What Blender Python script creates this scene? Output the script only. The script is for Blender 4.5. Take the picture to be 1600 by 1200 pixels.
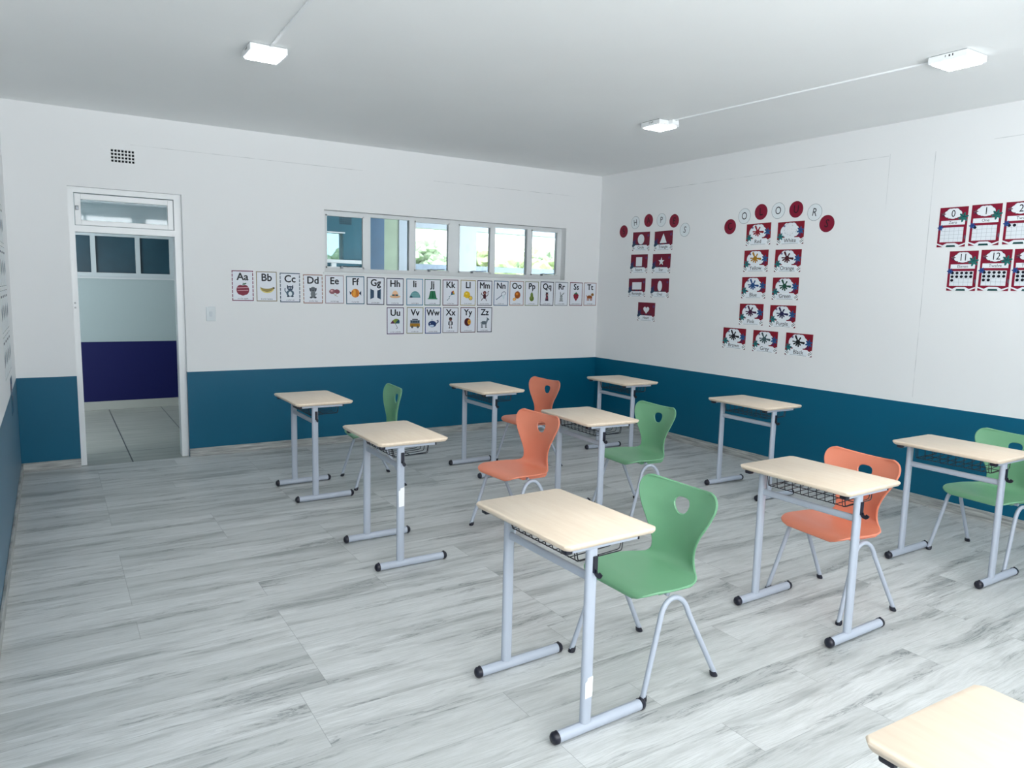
import bpy, bmesh, math, random
from mathutils import Vector, Matrix, noise

for _o in list(bpy.data.objects):
    bpy.data.objects.remove(_o, do_unlink=True)
SC = bpy.context.scene
COL = SC.collection
random.seed(7)

# ------------------------------------------------------------------ camera
CAM_POS = Vector((-5.85330557, -7.29125940, 1.63887292))
YAW, PITCH, ROLL, FPX = 0.563575298, -0.129592183, 0.0242905847, 1142.3435
fwd = Vector((math.sin(YAW)*math.cos(PITCH), math.cos(YAW)*math.cos(PITCH), math.sin(PITCH)))
r0 = Vector((math.cos(YAW), -math.sin(YAW), 0)); u0 = r0.cross(fwd)
rt = r0*math.cos(ROLL) + u0*math.sin(ROLL); up = -r0*math.sin(ROLL) + u0*math.cos(ROLL)
cd = bpy.data.cameras.new('camera'); cam = bpy.data.objects.new('camera', cd); COL.objects.link(cam)
M = Matrix((rt, up, -fwd)).transposed().to_4x4(); M.translation = CAM_POS
cam.matrix_world = M
cd.sensor_fit = 'HORIZONTAL'; cd.sensor_width = 36; cd.lens = FPX/1600*36; cd.clip_start = .02; cd.clip_end = 200
SC.camera = cam

# ------------------------------------------------------------------ world, light, exposure
SKY = 2.4
LAMP = 8.0
wd = bpy.data.worlds.new('world'); SC.world = wd; wd.use_nodes = True
wn = wd.node_tree; wn.nodes.clear()
_o = wn.nodes.new('ShaderNodeOutputWorld'); _b = wn.nodes.new('ShaderNodeBackground')
_tc = wn.nodes.new('ShaderNodeTexCoord'); _sp = wn.nodes.new('ShaderNodeSeparateXYZ')
_cr = wn.nodes.new('ShaderNodeValToRGB')
wn.links.new(_tc.outputs['Generated'], _sp.inputs[0]); wn.links.new(_sp.outputs['Z'], _cr.inputs[0])
_cr.color_ramp.elements[0].position = 0.0; _cr.color_ramp.elements[0].color = (.92, .95, .965, 1)
_cr.color_ramp.elements[1].position = 0.6; _cr.color_ramp.elements[1].color = (.96, .985, 1.0, 1)
wn.links.new(_cr.outputs[0], _b.inputs['Color']); 
_mr = wn.nodes.new('ShaderNodeMapRange')      # glow added below the horizon to lift the ceiling; overcast sky above
for _i, _v in enumerate((-.12, -.02, SKY*1.9, SKY)): _mr.inputs[_i+1].default_value = _v
wn.links.new(_sp.outputs['Z'], _mr.inputs[0]); wn.links.new(_mr.outputs[0], _b.inputs['Strength'])
wn.links.new(_b.outputs[0], _o.inputs[0])
SC.view_settings.view_transform = 'Standard'; SC.view_settings.look = 'None'
SC.view_settings.gamma = 1; SC.view_settings.use_curve_mapping = False
SC.view_settings.exposure = 1.70
SC.cycles.max_bounces = 10; SC.cycles.diffuse_bounces = 6; SC.cycles.transparent_max_bounces = 16
SC.cycles.use_denoising = True
SC.cycles.sample_clamp_indirect = 6
SC.cycles.caustics_reflective = False; SC.cycles.caustics_refractive = False

ROOM_W, ROOM_H, DADO, FRONT_Y = 6.123, 3.038, 0.801, -8.5

def portal(loc, rot, sx, sy):
    l = bpy.data.lights.new('window_portal', 'AREA'); l.shape = 'RECTANGLE'; l.size = sx; l.size_y = sy
    l.cycles.is_portal = True
    o = bpy.data.objects.new('window_portal', l); COL.objects.link(o); o.location = loc; o.rotation_euler = rot
FRONT_WINS = [(-6.05, -4.4, .75, 2.85), (-4.25, -2.6, .75, 2.85), (-2.45, -1.65, .75, 2.85)]
for a, b, c, d in FRONT_WINS:
    portal(((a+b)/2, FRONT_Y-.12, (c+d)/2), (math.radians(90), 0, 0), b-a, d-c)
# faces +y: area lights shine along local -z; rotate x by 90 deg turns -z to +y

# ------------------------------------------------------------------ materials
def s2l(c):
    c = c/255.
    return c/12.92 if c <= .04045 else ((c+.055)/1.055)**2.4
def rgb(r, g, b): return (s2l(r), s2l(g), s2l(b), 1)
MATS = {}
def mat(name, col=(.8, .8, .8, 1), rough=.5, metal=0., spec=.5, coat=0., noise_amt=0., noise_scale=20., bump=0., emis=None, estr=1.):
    if name in MATS: return MATS[name]
    m = bpy.data.materials.new(name); m.use_nodes = True
    nt = m.node_tree; b = nt.nodes['Principled BSDF']
    b.inputs['Base Color'].default_value = col; b.inputs['Roughness'].default_value = rough
    b.inputs['Metallic'].default_value = metal; b.inputs['Specular IOR Level'].default_value = spec
    b.inputs['Coat Weight'].default_value = coat; b.inputs['Coat Roughness'].default_value = .12
    if noise_amt or bump:
        tc = nt.nodes.new('ShaderNodeTexCoord'); nz = nt.nodes.new('ShaderNodeTexNoise')
        nz.inputs['Scale'].default_value = noise_scale; nz.inputs['Detail'].default_value = 4
        nt.links.new(tc.outputs['Object'], nz.inputs['Vector'])
        if noise_amt:
            mx = nt.nodes.new('ShaderNodeMix'); mx.data_type = 'RGBA'
            mx.inputs['A'].default_value = col
            mx.inputs['B'].default_value = tuple(x*(1-noise_amt) for x in col[:3])+(1,)
            nt.links.new(nz.outputs['Fac'], mx.inputs['Factor']); nt.links.new(mx.outputs['Result'], b.inputs['Base Color'])
        if bump:
            bp = nt.nodes.new('ShaderNodeBump'); bp.inputs['Strength'].default_value = bump; bp.inputs['Distance'].default_value = .002
            nt.links.new(nz.outputs['Fac'], bp.inputs['Height']); nt.links.new(bp.outputs[0], b.inputs['Normal'])
    if emis:
        b.inputs['Emission Color'].default_value = emis; b.inputs['Emission Strength'].default_value = estr
    MATS[name] = m
    return m

class NT:
    """tiny node helper"""
    def __init__(s, m): s.t = m.node_tree; s.b = s.t.nodes['Principled BSDF']
    def n(s, k, **kw):
        x = s.t.nodes.new(k)
        for a, v in kw.items(): setattr(x, a, v)
        return x
    def put(s, sock, v):
        if isinstance(v, bpy.types.NodeSocket): s.t.links.new(v, sock)
        else: sock.default_value = v
    def math(s, op, a, b=0., c=0.):
        x = s.n('ShaderNodeMath', operation=op); s.put(x.inputs[0], a); s.put(x.inputs[1], b); s.put(x.inputs[2], c); return x.outputs[0]
    def comb(s, a, b, c):
        x = s.n('ShaderNodeCombineXYZ'); s.put(x.inputs[0], a); s.put(x.inputs[1], b); s.put(x.inputs[2], c); return x.outputs[0]
    def noise(s, v, scale, detail=4, rough=.5, dist=0.):
        x = s.n('ShaderNodeTexNoise'); s.put(x.inputs['Vector'], v); x.inputs['Scale'].default_value = scale
        x.inputs['Detail'].default_value = detail; x.inputs['Roughness'].default_value = rough; x.inputs['Distortion'].default_value = dist
        return x.outputs['Fac']
    def white(s, v):
        x = s.n('ShaderNodeTexWhiteNoise', noise_dimensions='3D'); s.put(x.inputs['Vector'], v); return x.outputs['Value']
    def ramp(s, f, pts):
        x = s.n('ShaderNodeValToRGB'); s.put(x.inputs[0], f); e = x.color_ramp.elements
        while len(e) < len(pts): e.new(.5)
        for i, (p, c) in enumerate(pts): e[i].position = p; e[i].color = c
        return x.outputs[0]
    def mix(s, f, a, b):
        x = s.n('ShaderNodeMix', data_type='RGBA'); s.put(x.inputs['Factor'], f); s.put(x.inputs['A'], a); s.put(x.inputs['B'], b); return x.outputs['Result']
    def maprange(s, v, a, b, c, d):
        x = s.n('ShaderNodeMapRange'); s.put(x.inputs[0], v)
        for i, q in enumerate((a, b, c, d)): x.inputs[i+1].default_value = q
        return x.outputs[0]
    def xyz(s):
        g = s.n('ShaderNodeNewGeometry'); p = s.n('ShaderNodeSeparateXYZ'); s.t.links.new(g.outputs['Position'], p.inputs[0])
        return g.outputs['Position'], p.outputs[0], p.outputs[1], p.outputs[2]

def newmat(name, rough=.5):
    m = bpy.data.materials.new(name); m.use_nodes = True; n = NT(m); n.b.inputs['Roughness'].default_value = rough
    MATS[name] = m
    return m, n

WHITE = (.83, .842, .85, 1)
TEAL = (.0, .110, .200, 1)
NAVY = (.001, .003, .045, 1)
def wall_mat(name, dado=TEAL, dz=DADO, white=WHITE, cracks=(), axis='x', gloss=.42, spec=.28, ior=1.5):
    m, n = newmat(name)
    P, x, y, z = n.xyz()
    u = x if axis == 'x' else y
    mask = n.math('LESS_THAN', z, dz)
    ns = n.noise(P, 1.3, 3)
    w = n.mix(n.math('MULTIPLY', ns, .10), white, tuple(c*.80 for c in white[:3])+(1,))
    # hairline plaster joints: (horizontal?, position, from, to)
    tot = 0.
    fine = n.maprange(n.noise(P, 6, 3), .36, .60, .15, 1.)
    for hor, pos, a, b in cracks:
        p, q = (z, u) if hor else (u, z)
        d = n.math('LESS_THAN', n.math('ABSOLUTE', n.math('SUBTRACT', p, pos)), .0028)
        e = n.math('MULTIPLY', n.math('GREATER_THAN', q, a), n.math('LESS_THAN', q, b))
        tot = n.math('ADD', tot, n.math('MULTIPLY', d, e))
    if cracks:
        w = n.mix(n.math('MULTIPLY', n.math('MULTIPLY', tot, fine), .42), w, (.30, .33, .34, 1))
    d = n.mix(n.math('MULTIPLY', n.noise(P, 2.2, 4), .25), dado, tuple(c*.7 for c in dado[:3])+(1,))
    n.put(n.b.inputs['Base Color'], n.mix(mask, w, d))
    n.put(n.b.inputs['Roughness'], n.math('SUBTRACT', .6, n.math('MULTIPLY', mask, .6-gloss))); n.b.inputs['Specular IOR Level'].default_value = spec; n.b.inputs['IOR'].default_value = ior
    bp = n.n('ShaderNodeBump'); bp.inputs['Strength'].default_value = .25; bp.inputs['Distance'].default_value = .003
    hgt = n.math('ADD', n.noise(P, 9, 5), n.math('MULTIPLY', n.noise(P, 90, 2), .12))
    n.put(bp.inputs['Height'], hgt); n.put(n.b.inputs['Normal'], bp.outputs[0])
    return m

def floor_mat():
    m, n = newmat('grey_oak_laminate')
    P, x, y, z = n.xyz()
    PW, PL = .2019, 1.215
    row = n.math('FLOOR', n.math('DIVIDE', n.math('ADD', y, 2.492), PW))
    rnd = n.white(n.comb(row, 3.3, 1.7))
    off = n.math('ADD', n.math('MULTIPLY', n.math('GREATER_THAN', rnd, .42), .595), n.math('MULTIPLY', n.math('GREATER_THAN', rnd, .82), .12))
    xs = n.math('DIVIDE', n.math('ADD', n.math('ADD', x, 5.575+20*PL), off), PL)
    col = n.math('FLOOR', xs)
    pid = n.white(n.comb(row, col, 9.1)); pid2 = n.white(n.comb(col, row, 4.7))
    # grain stretched along the plank
    gx = n.math('ADD', n.math('MULTIPLY', x, 1.0), n.math('MULTIPLY', pid, 37.))
    gy = n.math('ADD', y, n.math('MULTIPLY', pid2, 11.))
    warp = n.math('MULTIPLY', n.math('SUBTRACT', n.noise(n.comb(n.math('MULTIPLY', gx, 1.6), n.math('MULTIPLY', gy, 5.), 0.), 1., 3), .5), .075)
    gyw = n.math('ADD', gy, warp)
    g1 = n.noise(n.comb(n.math('MULTIPLY', gx, 2.0), n.math('MULTIPLY', gyw, 20.), 2.), 1., 6, .66)
    g2 = n.noise(n.comb(n.math('MULTIPLY', gx, 8.), n.math('MULTIPLY', gyw, 170.), 5.), 1., 4, .7)
    g3 = n.noise(n.comb(n.math('MULTIPLY', gx, 1.1), n.math('MULTIPLY', gyw, 11.), 8.), 1., 7, .68, .6)
    g4 = n.noise(n.comb(n.math('MULTIPLY', gx, .9), n.math('MULTIPLY', gyw, 8.), 3.), 1., 4, .6)
    base = n.ramp(g1, [(.25, (.46, .475, .465, 1)), (.45, (.60, .615, .61, 1)), (.65, (.70, .715, .715, 1)), (.8, (.75, .765, .77, 1))])
    base = n.mix(n.maprange(g2, .42, .72, .0, .50), base, (.36, .375, .36, 1))
    base = n.mix(n.maprange(g4, .50, .68, .0, .72), base, (.25, .265, .26, 1))
    ridge = n.maprange(n.math('ABSOLUTE', n.math('SUBTRACT', g3, .52)), 0., .022, 1., 0.)
    band = n.maprange(g4, .47, .60, 0., 1.)
    base = n.mix(n.math('MULTIPLY', n.math('MULTIPLY', ridge, band), .72), base, (.10, .115, .12, 1))
    base = n.mix(n.maprange(pid, .3, 1., 0., .30), base, (.33, .35, .34, 1))
    fy = n.math('FRACT', n.math('DIVIDE', n.math('ADD', y, 2.492), PW)); fx = n.math('FRACT', xs)
    ey = n.math('MINIMUM', fy, n.math('SUBTRACT', 1., fy)); ex = n.math('MINIMUM', fx, n.math('SUBTRACT', 1., fx))
    seam = n.math('MAXIMUM', n.math('LESS_THAN', ey, .0045), n.math('LESS_THAN', ex, .0011))
    base = n.mix(n.math('MULTIPLY', seam, .42), base, (.13, .14, .145, 1))
    n.put(n.b.inputs['Base Color'], base)
    n.put(n.b.inputs['Roughness'], n.maprange(g1, 0., 1., .30, .46))
    bp = n.n('ShaderNodeBump'); bp.inputs['Strength'].default_value = .12; bp.inputs['Distance'].default_value = .001
    n.put(bp.inputs['Height'], n.math('SUBTRACT', g2, n.math('MULTIPLY', seam, 1.5))); n.put(n.b.inputs['Normal'], bp.outputs[0])
    return m

def board_mat():   # skirting boards in the same grey wood
    m, n = newmat('grey_wood_skirting')
    P, x, y, z = n.xyz()
    g = n.noise(n.comb(n.math('MULTIPLY', x, 4.), n.math('MULTIPLY', y, 4.), n.math('MULTIPLY', z, 60.)), 1., 5, .6)
    n.put(n.b.inputs['Base Color'], n.ramp(g, [(.3, (.19, .20, .195, 1)), (.5, (.36, .37, .36, 1)), (.7, (.56, .57, .55, 1))]))
    n.b.inputs['Roughness'].default_value = .45
    return m

def tile_mat():
    m, n = newmat('grey_floor_tile')
    P, x, y, z = n.xyz()
    tx = n.math('DIVIDE', n.math('ADD', x, 5.285), .595); ty = n.math('DIVIDE', n.math('ADD', y, -.49), 1.13)
    fx = n.math('FRACT', tx); fy = n.math('FRACT', ty)
    ex = n.math('MINIMUM', fx, n.math('SUBTRACT', 1., fx)); ey = n.math('MINIMUM', fy, n.math('SUBTRACT', 1., fy))
    seam = n.math('MAXIMUM', n.math('LESS_THAN', ex, .009), n.math('LESS_THAN', ey, .0045))
    g = n.noise(n.comb(n.math('MULTIPLY', x, 2.), n.math('MULTIPLY', y, 14.), 0.), 1., 4)
    b = n.ramp(g, [(.3, (.26, .28, .26, 1)), (.7, (.36, .38, .35, 1))])
    n.put(n.b.inputs['Base Color'], n.mix(seam, b, (.04, .05, .06, 1)))
    n.b.inputs['Roughness'].default_value = .35
    return m

def maple_mat():
    m, n = newmat('pale_maple_laminate')
    tc = n.n('ShaderNodeTexCoord'); sp = n.n('ShaderNodeSeparateXYZ'); n.t.links.new(tc.outputs['Object'], sp.inputs[0])
    g = n.noise(n.comb(n.math('MULTIPLY', sp.outputs[0], 22.), n.math('MULTIPLY', sp.outputs[1], 2.5), 0.), 1.6, 4, .6, .3)
    n.put(n.b.inputs['Base Color'], n.ramp(g, [(.3, (.74, .605, .47, 1)), (.7, (.80, .675, .54, 1))]))
    n.b.inputs['Roughness'].default_value = .38
    return m

def glass_mat(name, tint=(.93, .97, .98, 1), refl=1.0):
    m = bpy.data.materials.new(name); m.use_nodes = True; nt = m.node_tree; nt.nodes.clear()
    o = nt.nodes.new('ShaderNodeOutputMaterial'); mx = nt.nodes.new('ShaderNodeMixShader')
    t = nt.nodes.new('ShaderNodeBsdfTransparent'); g = nt.nodes.new('ShaderNodeBsdfGlossy'); f = nt.nodes.new('ShaderNodeFresnel')
    f.inputs['IOR'].default_value = 1.5; g.inputs['Roughness'].default_value = .03; t.inputs['Color'].default_value = tint
    ml = nt.nodes.new('ShaderNodeMath'); ml.operation = 'MULTIPLY'; ml.inputs[1].default_value = refl
    nt.links.new(f.outputs[0], ml.inputs[0]); nt.links.new(ml.outputs[0], mx.inputs[0])
    nt.links.new(t.outputs[0], mx.inputs[1]); nt.links.new(g.outputs[0], mx.inputs[2]); nt.links.new(mx.outputs[0], o.inputs[0])
    MATS[name] = m
    return m

m_wall_back = wall_mat('paint_back', cracks=[(True, 2.79, -5.2, -3.1), (True, 2.765, -2.3, -.4)])
m_wall_right = wall_mat('paint_right', axis='y', cracks=[(True, 2.785, -3.70, -1.05), (True, 2.80, -9., -4.49),
                        (False, -4.077, .85, 2.77), (False, -3.71, 2.35, 2.80), (True, .70, -9., -.2), (False, -3.35, .1, .8)])
m_wall_plain = wall_mat('paint_plain')
m_wall_left = wall_mat('paint_left', gloss=.45, spec=1., ior=2.0)
m_floor = floor_mat(); m_board = board_mat(); m_tile = tile_mat(); m_maple = maple_mat()
m_ceil = mat('ceiling_paint', (.89, .905, .905, 1), .8, noise_amt=.05, noise_scale=1.5, bump=.1)
m_white = mat('white_gloss_paint', (.84, .86, .87, 1), .3)
m_glass = glass_mat('clear_glass')
m_silver = mat('silver_grey_powder_coat', (.42, .465, .545, 1), .36, metal=.0, spec=.6)
m_black = mat('black_plastic', (.008, .009, .02, 1), .35)
m_wire = mat('black_wire', (.01, .012, .02, 1), .4)
m_green = mat('green_plastic', (.165, .38, .215, 1), .38, bump=.05, noise_scale=300)
m_orange = mat('orange_plastic', (.74, .24, .145, 1), .38, bump=.05, noise_scale=300)
m_chrome = mat('steel', (.22, .24, .26, 1), .4, metal=1)
m_label = mat('sticker_paper', (.88, .88, .88, 1), .5)

# ------------------------------------------------------------------ mesh helpers
def link(name, bm, mats, parent=None, smooth=False, kind=None, loc=None):
    me = bpy.data.meshes.new(name)
    bm.normal_update(); bm.to_mesh(me); bm.free()
    for m in (mats if isinstance(mats, (list, tuple)) else [mats]): me.materials.append(m)
    if smooth:
        me.polygons.foreach_set('use_smooth', [True]*len(me.polygons)); me.set_sharp_from_angle(angle=math.radians(38))
    o = bpy.data.objects.new(name, me); COL.objects.link(o)
    if parent: o.parent = parent
    if kind: o['kind'] = kind
    if loc: o.location = loc
    return o
def tag(o, label, cat, group=None):
    o['label'] = label; o['category'] = cat
    if group: o['group'] = group
    return o
def empty(name, loc=(0, 0, 0), rz=0.):
    o = bpy.data.objects.new(name, None); COL.objects.link(o); o.location = loc; o.rotation_euler = (0, 0, rz); o.empty_display_size = .1
    return o
def box(bm, x0, x1, y0, y1, z0, z1, mi=0, bev=0.):
    v = [bm.verts.new(p) for p in ((x0, y0, z0), (x1, y0, z0), (x1, y1, z0), (x0, y1, z0), (x0, y0, z1), (x1, y0, z1), (x1, y1, z1), (x0, y1, z1))]
    fs = [bm.faces.new([v[i] for i in f]) for f in ((0, 3, 2, 1), (4, 5, 6, 7), (0, 1, 5, 4), (1, 2, 6, 5), (2, 3, 7, 6), (3, 0, 4, 7))]
    for f in fs: f.material_index = mi
    if bev:
        es = list({e for f in fs for e in f.edges})
        bmesh.ops.bevel(bm, geom=es, offset=bev, segments=2, affect='EDGES', profile=.5)
def boxo(name, x0, x1, y0, y1, z0, z1, m, parent=None, kind=None, bev=0.):
    bm = bmesh.new(); box(bm, x0, x1, y0, y1, z0, z1, bev=bev)
    return link(name, bm, m, parent, kind=kind)
def sweep(bm, path, prof, closed=False, cap=True, upv=Vector((0, 0, 1))):
    """sweep a 2D profile (list of (a,b)) along path; a along side, b along up"""
    n = len(path); rings = []
    prev = None
    for i, p in enumerate(path):
        p = Vector(p)
        if closed: t = (Vector(path[(i+1) % n])-Vector(path[i-1])).normalized()
        else: t = (Vector(path[min(i+1, n-1)])-Vector(path[max(i-1, 0)])).normalized()
        if prev is None:
            s = t.cross(upv)
            if s.length < 1e-4: s = t.cross(Vector((1, 0, 0)))
            s.normalize()
        else:
            s = (prev - t*prev.dot(t)).normalized()
        prev = s; w = s.cross(t).normalized()
        rings.append([bm.verts.new(p + s*a + w*b) for a, b in prof])
    k = len(prof)
    for i in range(n if closed else n-1):
        A, B = rings[i], rings[(i+1) % n]
        for j in range(k): bm.faces.new((A[j], A[(j+1) % k], B[(j+1) % k], B[j]))
    if cap and not closed:
        bm.faces.new(rings[0][::-1]); bm.faces.new(rings[-1])
def circ(r, n=12, ry=None):
    ry = ry or r
    return [(r*math.cos(2*math.pi*i/n), ry*math.sin(2*math.pi*i/n)) for i in range(n)]
def stadium(a, b, n=6):
    """flat oval: half-length a, half-width b"""
    p = []
    for c, s0 in ((a-b, -90), (-(a-b), 90)):
        for i in range(n+1):
            t = math.radians(s0+180*i/n); p.append((c+b*math.cos(t), b*math.sin(t)))
    return p
def fillet(pts, r, seg=5):
    pts = [Vector(p) for p in pts]; out = [pts[0]]
    for i in range(1, len(pts)-1):
        a, b, c = pts[i-1], pts[i], pts[i+1]
        d1 = (a-b); d2 = (c-b); rr = min(r, d1.length*.49, d2.length*.49)
        p, q = b+d1.normalized()*rr, b+d2.normalized()*rr
        for k in range(seg+1):
            t = k/seg; out.append(p.lerp(b, t).lerp(b.lerp(q, t), t))
    out.append(pts[-1]); return out

# ------------------------------------------------------------------ room shell
def wall_open(name, axis, p0, p1, u0, u1, z0, z1, holes, m):
    """wall slab between p0 and p1 across `axis` with rectangular holes (ua,ub,za,zb)"""
    us = sorted({u0, u1, *[h[0] for h in holes], *[h[1] for h in holes]}); zs = sorted({z0, z1, *[h[2] for h in holes], *[h[3] for h in holes]})
    us = [u for u in us if u0 <= u <= u1]; zs = [z for z in zs if z0 <= z <= z1]
    def solid(i, j):
        if i < 0 or j < 0 or i >= len(us)-1 or j >= len(zs)-1: return False
        cu, cz = (us[i]+us[i+1])/2, (zs[j]+zs[j+1])/2
        return not any(h[0] < cu < h[1] and h[2] < cz < h[3] for h in holes)
    bm = bmesh.new(); V = {}
    def v(i, j, k):
        if (i, j, k) not in V:
            p = (p0, p1)[k]; V[(i, j, k)] = bm.verts.new((us[i], p, zs[j]) if axis == 'y' else (p, us[i], zs[j]))
        return V[(i, j, k)]
    for i in range(len(us)-1):
        for j in range(len(zs)-1):
            if not solid(i, j): continue
            for k in (0, 1): bm.faces.new((v(i, j, k), v(i+1, j, k), v(i+1, j+1, k), v(i, j+1, k)))
            if not solid(i-1, j): bm.faces.new((v(i, j, 0), v(i, j+1, 0), v(i, j+1, 1), v(i, j, 1)))
            if not solid(i+1, j): bm.faces.new((v(i+1, j, 0), v(i+1, j+1, 0), v(i+1, j+1, 1), v(i+1, j, 1)))
            if not solid(i, j-1): bm.faces.new((v(i, j, 0), v(i+1, j, 0), v(i+1, j, 1), v(i, j, 1)))
            if not solid(i, j+1): bm.faces.new((v(i, j+1, 0), v(i+1, j+1, 0), v(i+1, j+1, 1), v(i, j+1, 1)))
    bmesh.ops.recalc_face_normals(bm, faces=bm.faces)
    return link(name, bm, m, kind='structure')

DOOR = (-5.688, -4.807, -.05, 2.405)
WIN = (-3.503, -.523, 1.760, 2.375)
VENTS = [(-5.351+.0265*i, -5.351+.0265*i+.0185, 2.634+.0285*j, 2.634+.0285*j+.0195) for i in range(7) for j in range(4)]
boxo('floor', -ROOM_W-.2, .2, FRONT_Y-.2, 0.0, -.1, 0, m_floor, kind='structure')
boxo('ceiling', -ROOM_W-.2, .2, FRONT_Y-.2, .22, ROOM_H, ROOM_H+.15, m_ceil, kind='structure')
wall_open('wall_back', 'y', 0, .22, -ROOM_W-.2, .2, -.1, ROOM_H, [DOOR, WIN, (-5.356, -5.160, 2.624, 2.748)], m_wall_back)
boxo('wall_right', 0, .2, FRONT_Y-.2, 0, -.1, ROOM_H, m_wall_right, kind='structure')
boxo('wall_left', -ROOM_W-.2, -ROOM_W, FRONT_Y-.2, 0, -.1, ROOM_H, m_wall_left, kind='structure')
wall_open('wall_front', 'y', FRONT_Y-.2, FRONT_Y, -ROOM_W-.2, .2, -.1, ROOM_H, FRONT_WINS, m_wall_plain)
bm = bmesh.new(); box(bm, -4.807, 0, -.014, 0, 0, .076, bev=.003); box(bm, -ROOM_W, -5.688, -.014, 0, 0, .076, bev=.003)
link('baseboard_back', bm, m_board, kind='structure')
boxo('baseboard_right', -.014, 0, FRONT_Y, -.014, 0, .076, m_board, kind='structure', bev=.003)
boxo('baseboard_left', -ROOM_W, -ROOM_W+.014, FRONT_Y, -.014, 0, .076, m_board, kind='structure', bev=.003)

# front windows (behind the camera): plain white frames
for i, (a, b, c, d) in enumerate(FRONT_WINS):
    bm = bmesh.new(); y0, y1 = FRONT_Y-.14, FRONT_Y-.08
    for q in (a, b-.05, (a+b)/2-.025): box(bm, q, q+.05, y0, y1, c, d)
    box(bm, a, b, y0, y1, c, c+.05); box(bm, a, b, y0, y1, d-.05, d)
    link('window_%d' % (i+4), bm, m_white, kind='structure')

# ------------------------------------------------------------------ back wall window
WY0, WY1 = .10, .15
m_frame = mat('white_window_enamel', (.78, .81, .82, 1), .4)
bm = bmesh.new()
panes = [(-3.458, -3.055), (-2.980, -2.540), (-2.478, -2.060), (-1.940, -1.522), (-1.462, -1.020), (-.962, -.578)]
za, zb = 1.806, 2.340
box(bm, WIN[0], WIN[1], WY0, WY1, zb, WIN[3]); box(bm, WIN[0], WIN[1], WY0, WY1, WIN[2], za)
xs = [WIN[0]] + [q for p in panes for q in p] + [WIN[1]]
for i in range(0, len(xs), 2): box(bm, xs[i], xs[i+1], WY0-.004, WY1+.004, za, zb)
w1 = link('window_1', bm, m_frame, kind='structure')
for i in (0, 2, 3, 5):      # opening sashes: slim inner lips
    a, b = panes[i]; bm = bmesh.new()
    for q in ((a, a+.012, za, zb), (b-.012, b, za, zb), (a, b, za, za+.014), (a, b, zb-.014, zb)): box(bm, q[0], q[1], WY0-.012, WY0+.02, q[2], q[3])
    link('window_sash', bm, m_frame, w1)
for a, b in panes: boxo('pane', a-.005, b+.005, .124, .129, za-.005, zb+.005, m_glass, w1)
for i in (0, 2, 3, 5):
    a, b = panes[i]; c = (a+b)/2; bm = bmesh.new()
    sweep(bm, [(c-.06, .085, za+.012), (c-.02, .07, za+.022), (c+.02, .075, za+.016), (c+.15, .085, za+.026)], circ(.005, 6))
    box(bm, c-.05, c-.03, .068, .10, za-.004, za+.020)
    link('window_stay', bm, m_chrome, w1, smooth=True)
boxo('window_sill', WIN[0]-.012, WIN[1]+.012, -.012, .10, WIN[2]-.018, WIN[2], m_frame, w1, bev=.003)

# ------------------------------------------------------------------ doorway with transom
bm = bmesh.new(); a, b, _, t = DOOR; fy0, fy1 = .05, .17
box(bm, a, a+.045, fy0, fy1, 0, t); box(bm, b-.060, b, fy0, fy1, 0, t); box(bm, a+.045, b-.060, fy0, fy1, t-.045, t)
box(bm, a+.045, b-.060, fy0, fy1, 2.032, 2.085)
d1 = link('door_1', bm, m_white, kind='structure')
bm = bmesh.new(); sa, sb, sz0, sz1 = a+.050, b-.065, 2.090, 2.352
for q in ((sa, sa+.046, sz0, sz1), (sb-.046, sb, sz0, sz1), (sa+.046, sb-.046, sz0, sz0+.042), (sa+.046, sb-.046, sz1-.046, sz1)): box(bm, q[0], q[1], .062, .105, q[2], q[3], bev=.003)
sash = link('transom_sash', bm, m_white, d1)
boxo('pane', sa+.04, sb-.04, .080, .086, sz0+.036, sz1-.04, glass_mat('transom_glass', (.60, .68, .71, 1), 2.2), sash)
bm = bmesh.new(); box(bm, sa+.004, sa+.030, .048, .064, 2.215, 2.250, bev=.003); sweep(bm, [(sa+.017, .050, 2.232), (sa+.017, .030, 2.232)], circ(.010, 10))
link('transom_latch', bm, m_chrome, sash, smooth=True)
bm = bmesh.new()
for z in (1.38, 1.42): box(bm, a+.010, a+.024, fy0-.004, fy0+.001, z, z+.014)
link('strike_marks', bm, mat('strike_grey', (.45, .47, .48, 1), .5), d1)

# ------------------------------------------------------------------ air brick
bm = bmesh.new()
vx0, vx1, vz0, vz1 = -5.356, -5.160, 2.624, 2.748
V = {}
xs = sorted({vx0, vx1} | {h[0] for h in VENTS} | {h[1] for h in VENTS}); zs = sorted({vz0, vz1} | {h[2] for h in VENTS} | {h[3] for h in VENTS})
xs = [round(q, 5) for q in xs]; zs = [round(q, 5) for q in zs]
xs = sorted(set(xs)); zs = sorted(set(zs))
for i in range(len(xs)-1):
    for j in range(len(zs)-1):
        cx, cz = (xs[i]+xs[i+1])/2, (zs[j]+zs[j+1])/2
        if any(h[0] < cx < h[1] and h[2] < cz < h[3] for h in VENTS): continue
        box(bm, xs[i], xs[i+1], .001, .03, zs[j], zs[j+1])
vent = link('air_vent', bm, mat('vent_paint', WHITE, .6))
tag(vent, 'small square-holed air brick grille set in the white wall above the doorway', 'air vent')
boxo('vent_shade_block', vx0, vx1, .032, .21, vz0, vz1, mat('painted_cavity_shade', (.01, .012, .015, 1), .9), vent)  # solid block, near-black to paint in the shade inside the holes

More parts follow.
